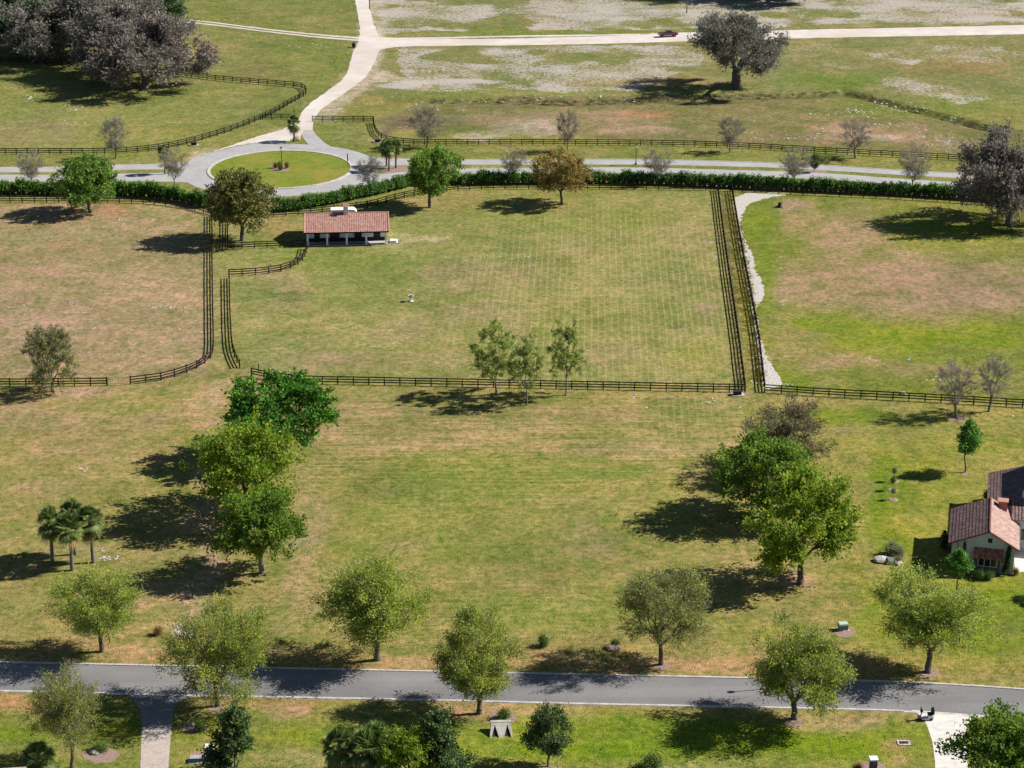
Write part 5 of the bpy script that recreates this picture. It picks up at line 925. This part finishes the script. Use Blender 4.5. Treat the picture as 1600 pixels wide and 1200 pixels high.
for cx in (-.64, .74): m = MB(); m.quad(*[(x, z*1.6+.3, z-.01) for x, z in arch(cx, .6, 1.02)]); m.build('pipe_shade_panel', DARK, hw)  # flat dark panels stand in for the shade inside the pipe mouths
m = MB(); m.box(-1.15, 1.62, .9, 1.2, 1.95, 1.06); m.build('cap', WALLC, hw)
m = MB(); m.quad((-2.2, -.3, 0.02), (2.2, -.3, .02), (1.6, 2.7, 1.36), (1.1, 2.62, 1.36), (1.3, .5, .3), (-1.3, .5, .3), (-1.1, 2.62, 1.36), (-1.7, 2.7, 1.36)) if 0 else None
# utility box
o = empty('utility_box', P(1317, 984), .1, 'pale green metal utility box on a mulch bed near the street', 'utility box'); m = MB(); m.box(-.55, -.4, .08, .55, .4, .75, tp=.03); m.build('cabinet', GREENP, o); m = MB(); m.box(-.6, -.46, .75, .6, .44, .95, tp=.1); m.build('lid', mottled('pale_green_steel', (.3, .4, .33), (.36, .46, .38), 2, bmp=0), o); m = MB(); m.box(-.7, -.55, 0, .7, .55, .08); m.build('pad', CONC, o)
# mailbox pillars
def pillar(bx, by, ty, label, stain):
    p = P(bx, by); h = hgt(bx, by, ty); o = empty('mailbox_pillar', p, .05, label, 'mailbox', 'masonry mailbox pillars'); m = MB(); m.box(-.36, -.36, 0, .36, .36, h-.14); m.build('column', mottled('pillar_stone', (.06, .055, .06), (.12, .11, .11), 6), o)
    m = MB(); m.box(-.48, -.48, h-.14, .48, .48, h, tp=.08); m.build('cap', SHEET, o); m = MB(); m.box(-.15, -.48, h-.55, .15, -.365, h-.28); m.build('mailbox_door', METAL, o)
    if stain: m = MB(); m.box(.37, -.2, h-.75, .55, .2, h-.45); m.build('newspaper_holder', SHEET, o)
pillar(328, 1187, 1165, 'dark stone mailbox pillar with white cap beside the brick driveway', True); pillar(1363.5, 1209, 1184, 'dark stone mailbox pillar with pale cap on the near lawn by the pale driveway', False)
m = MB(); m.box(-1.5, -.9, 0, 1.5, .9, .05); o = m.build('concrete_pad', ASPHL, None, loc=P(317, 1187)); tag(o, 'flat grey slab at the foot of the brick driveway mailbox pillar', 'slab')
p = P(1412, 1161); m = MB(); m.box(-.7, -.5, 0, .7, .5, .08); o = empty('storm_drain', p, 0, 'small concrete storm drain in the near lawn', 'drain'); m.build('rim', CONC, o); m = MB(); m.box(-.5, -.3, .08, .5, .25, .095); m.build('grate', DARK, o)
# mobility scooter at the driveway mouth
p = P(1446, 1124.5); sc_ = empty('mobility_scooter', p, .05, 'black and white four-wheeled scooter at the mouth of the pale driveway', 'scooter')
m = MB(); m.box(-.62, -.24, .16, .72, .24, .26); m.box(-.15, -.22, .26, .05, .22, .3); m.build('deck', SHEET, sc_); m = MB(); m.box(.2, -.25, .26, .75, .25, .55, tp=.15); m.build('motor_cover', SHEET, sc_)
m = MB(); m.box(.18, -.25, .62, .66, .25, .74); m.build('seat', RUBBER, sc_); m = MB(); m.box(.54, -.28, .7, .78, .28, 1.25, tp=.1); m.box(.63, -.13, 1.25, .72, .13, 1.45); m.build('backrest', RUBBER, sc_)
m = MB(); m.tube((-.55, 0, .25), (-.38, 0, 1.05), .06, .05, 8); m.box(-.56, -.14, .95, -.36, .14, 1.2); m.build('tiller', RUBBER, sc_); m = MB(); m.tube((-.38, -.32, 1.12), (-.38, .32, 1.12), .025, .025, 6); m.tube((-.42, -.3, 1.12), (-.44, -.32, 1.35), .05, .04, 6); m.tube((-.42, .3, 1.12), (-.44, .32, 1.35), .05, .04, 6); m.build('handlebar', RUBBER, sc_)
m = MB(); m.box(-.8, -.14, .3, -.6, .14, .55); m.build('basket', METAL, sc_)
sc_.scale = (1.15, 1.15, 1.1)
for x in (-.55, .5):
    for y in (-.3, .22): m = MB(); m.tube((x, y, .15), (x, y+.1, .15), .15, .15, 12); m.build('wheel', RUBBER, sc_)
# pickup on the dirt road
p0, p1 = P(1031, 59.3), P(1059.5, 57.6); tk = empty('pickup_truck', p0, math.atan2(p1.y-p0.y, p1.x-p0.x), 'dark red pickup truck driving on the pale dirt road', 'pickup truck'); L = (p1-p0).length
prof = [(0, .55), (L, .55), (L, .95), (L-.1, 1.12), (L-1.35, 1.2), (L-1.4, 1.22), (L*.42, 1.22), (L*.40, 1.2), (0, 1.2)]; m = MB()
for y in (0, 1.9): m.v += [(x, y, z) for x, z in prof]
n = len(prof); m.f = [tuple(range(n)), tuple(range(2*n-1, n-1, -1))]+[(i, n+i, n+(i+1) % n, (i+1) % n) for i in range(n)]; m.build('body', REDP, tk)
m = MB(); cb_ = [(L*.40, 1.22), (L-1.35, 1.22), (L-1.95, 1.82), (L*.46, 1.82)]
for y in (.08, 1.82): m.v += [(x, y+(.12 if z > 1.5 else 0)*(1 if y < 1 else -1), z) for x, z in cb_]
m.f = [(0, 1, 2, 3), (7, 6, 5, 4)]+[(i, 4+i, 4+(i+1) % 4, (i+1) % 4) for i in range(4)]; m.build('cab', REDP, tk)
m = MB(); m.quad((L-1.37, .18, 1.27), (L-1.37, 1.72, 1.27), (L-1.9, 1.62, 1.79), (L-1.9, .28, 1.79)); wv_ = m.build('windshield', LAMPG, tk); wv_.location.x = .03
m = MB(); m.quad((L*.43, .06, 1.3), (L-1.5, .06, 1.3), (L-1.95, .17, 1.74), (L*.47, .17, 1.74)); m.build('side_window', GLASS, tk, loc=(0, -.02, 0))
m = MB(); m.box(.12, .15, 1.202, L*.38, 1.75, 1.21); m.build('truck_bed', DARK, tk)
for x in (.95, L-.95):
    for y in (-.03, 1.68): m = MB(); m.tube((x, y, .38), (x, y+.25, .38), .38, .38, 14); wh = m.build('wheel', RUBBER, tk); m = MB(); m.tube((x, y-.01, .38), (x, y+.26, .38), .18, .18, 10); m.build('rim', METAL, wh)
for y in (.2, 1.5): m = MB(); m.box(L, y, .8, L+.03, y+.25, .95); m.build('headlight', LAMPG, tk)
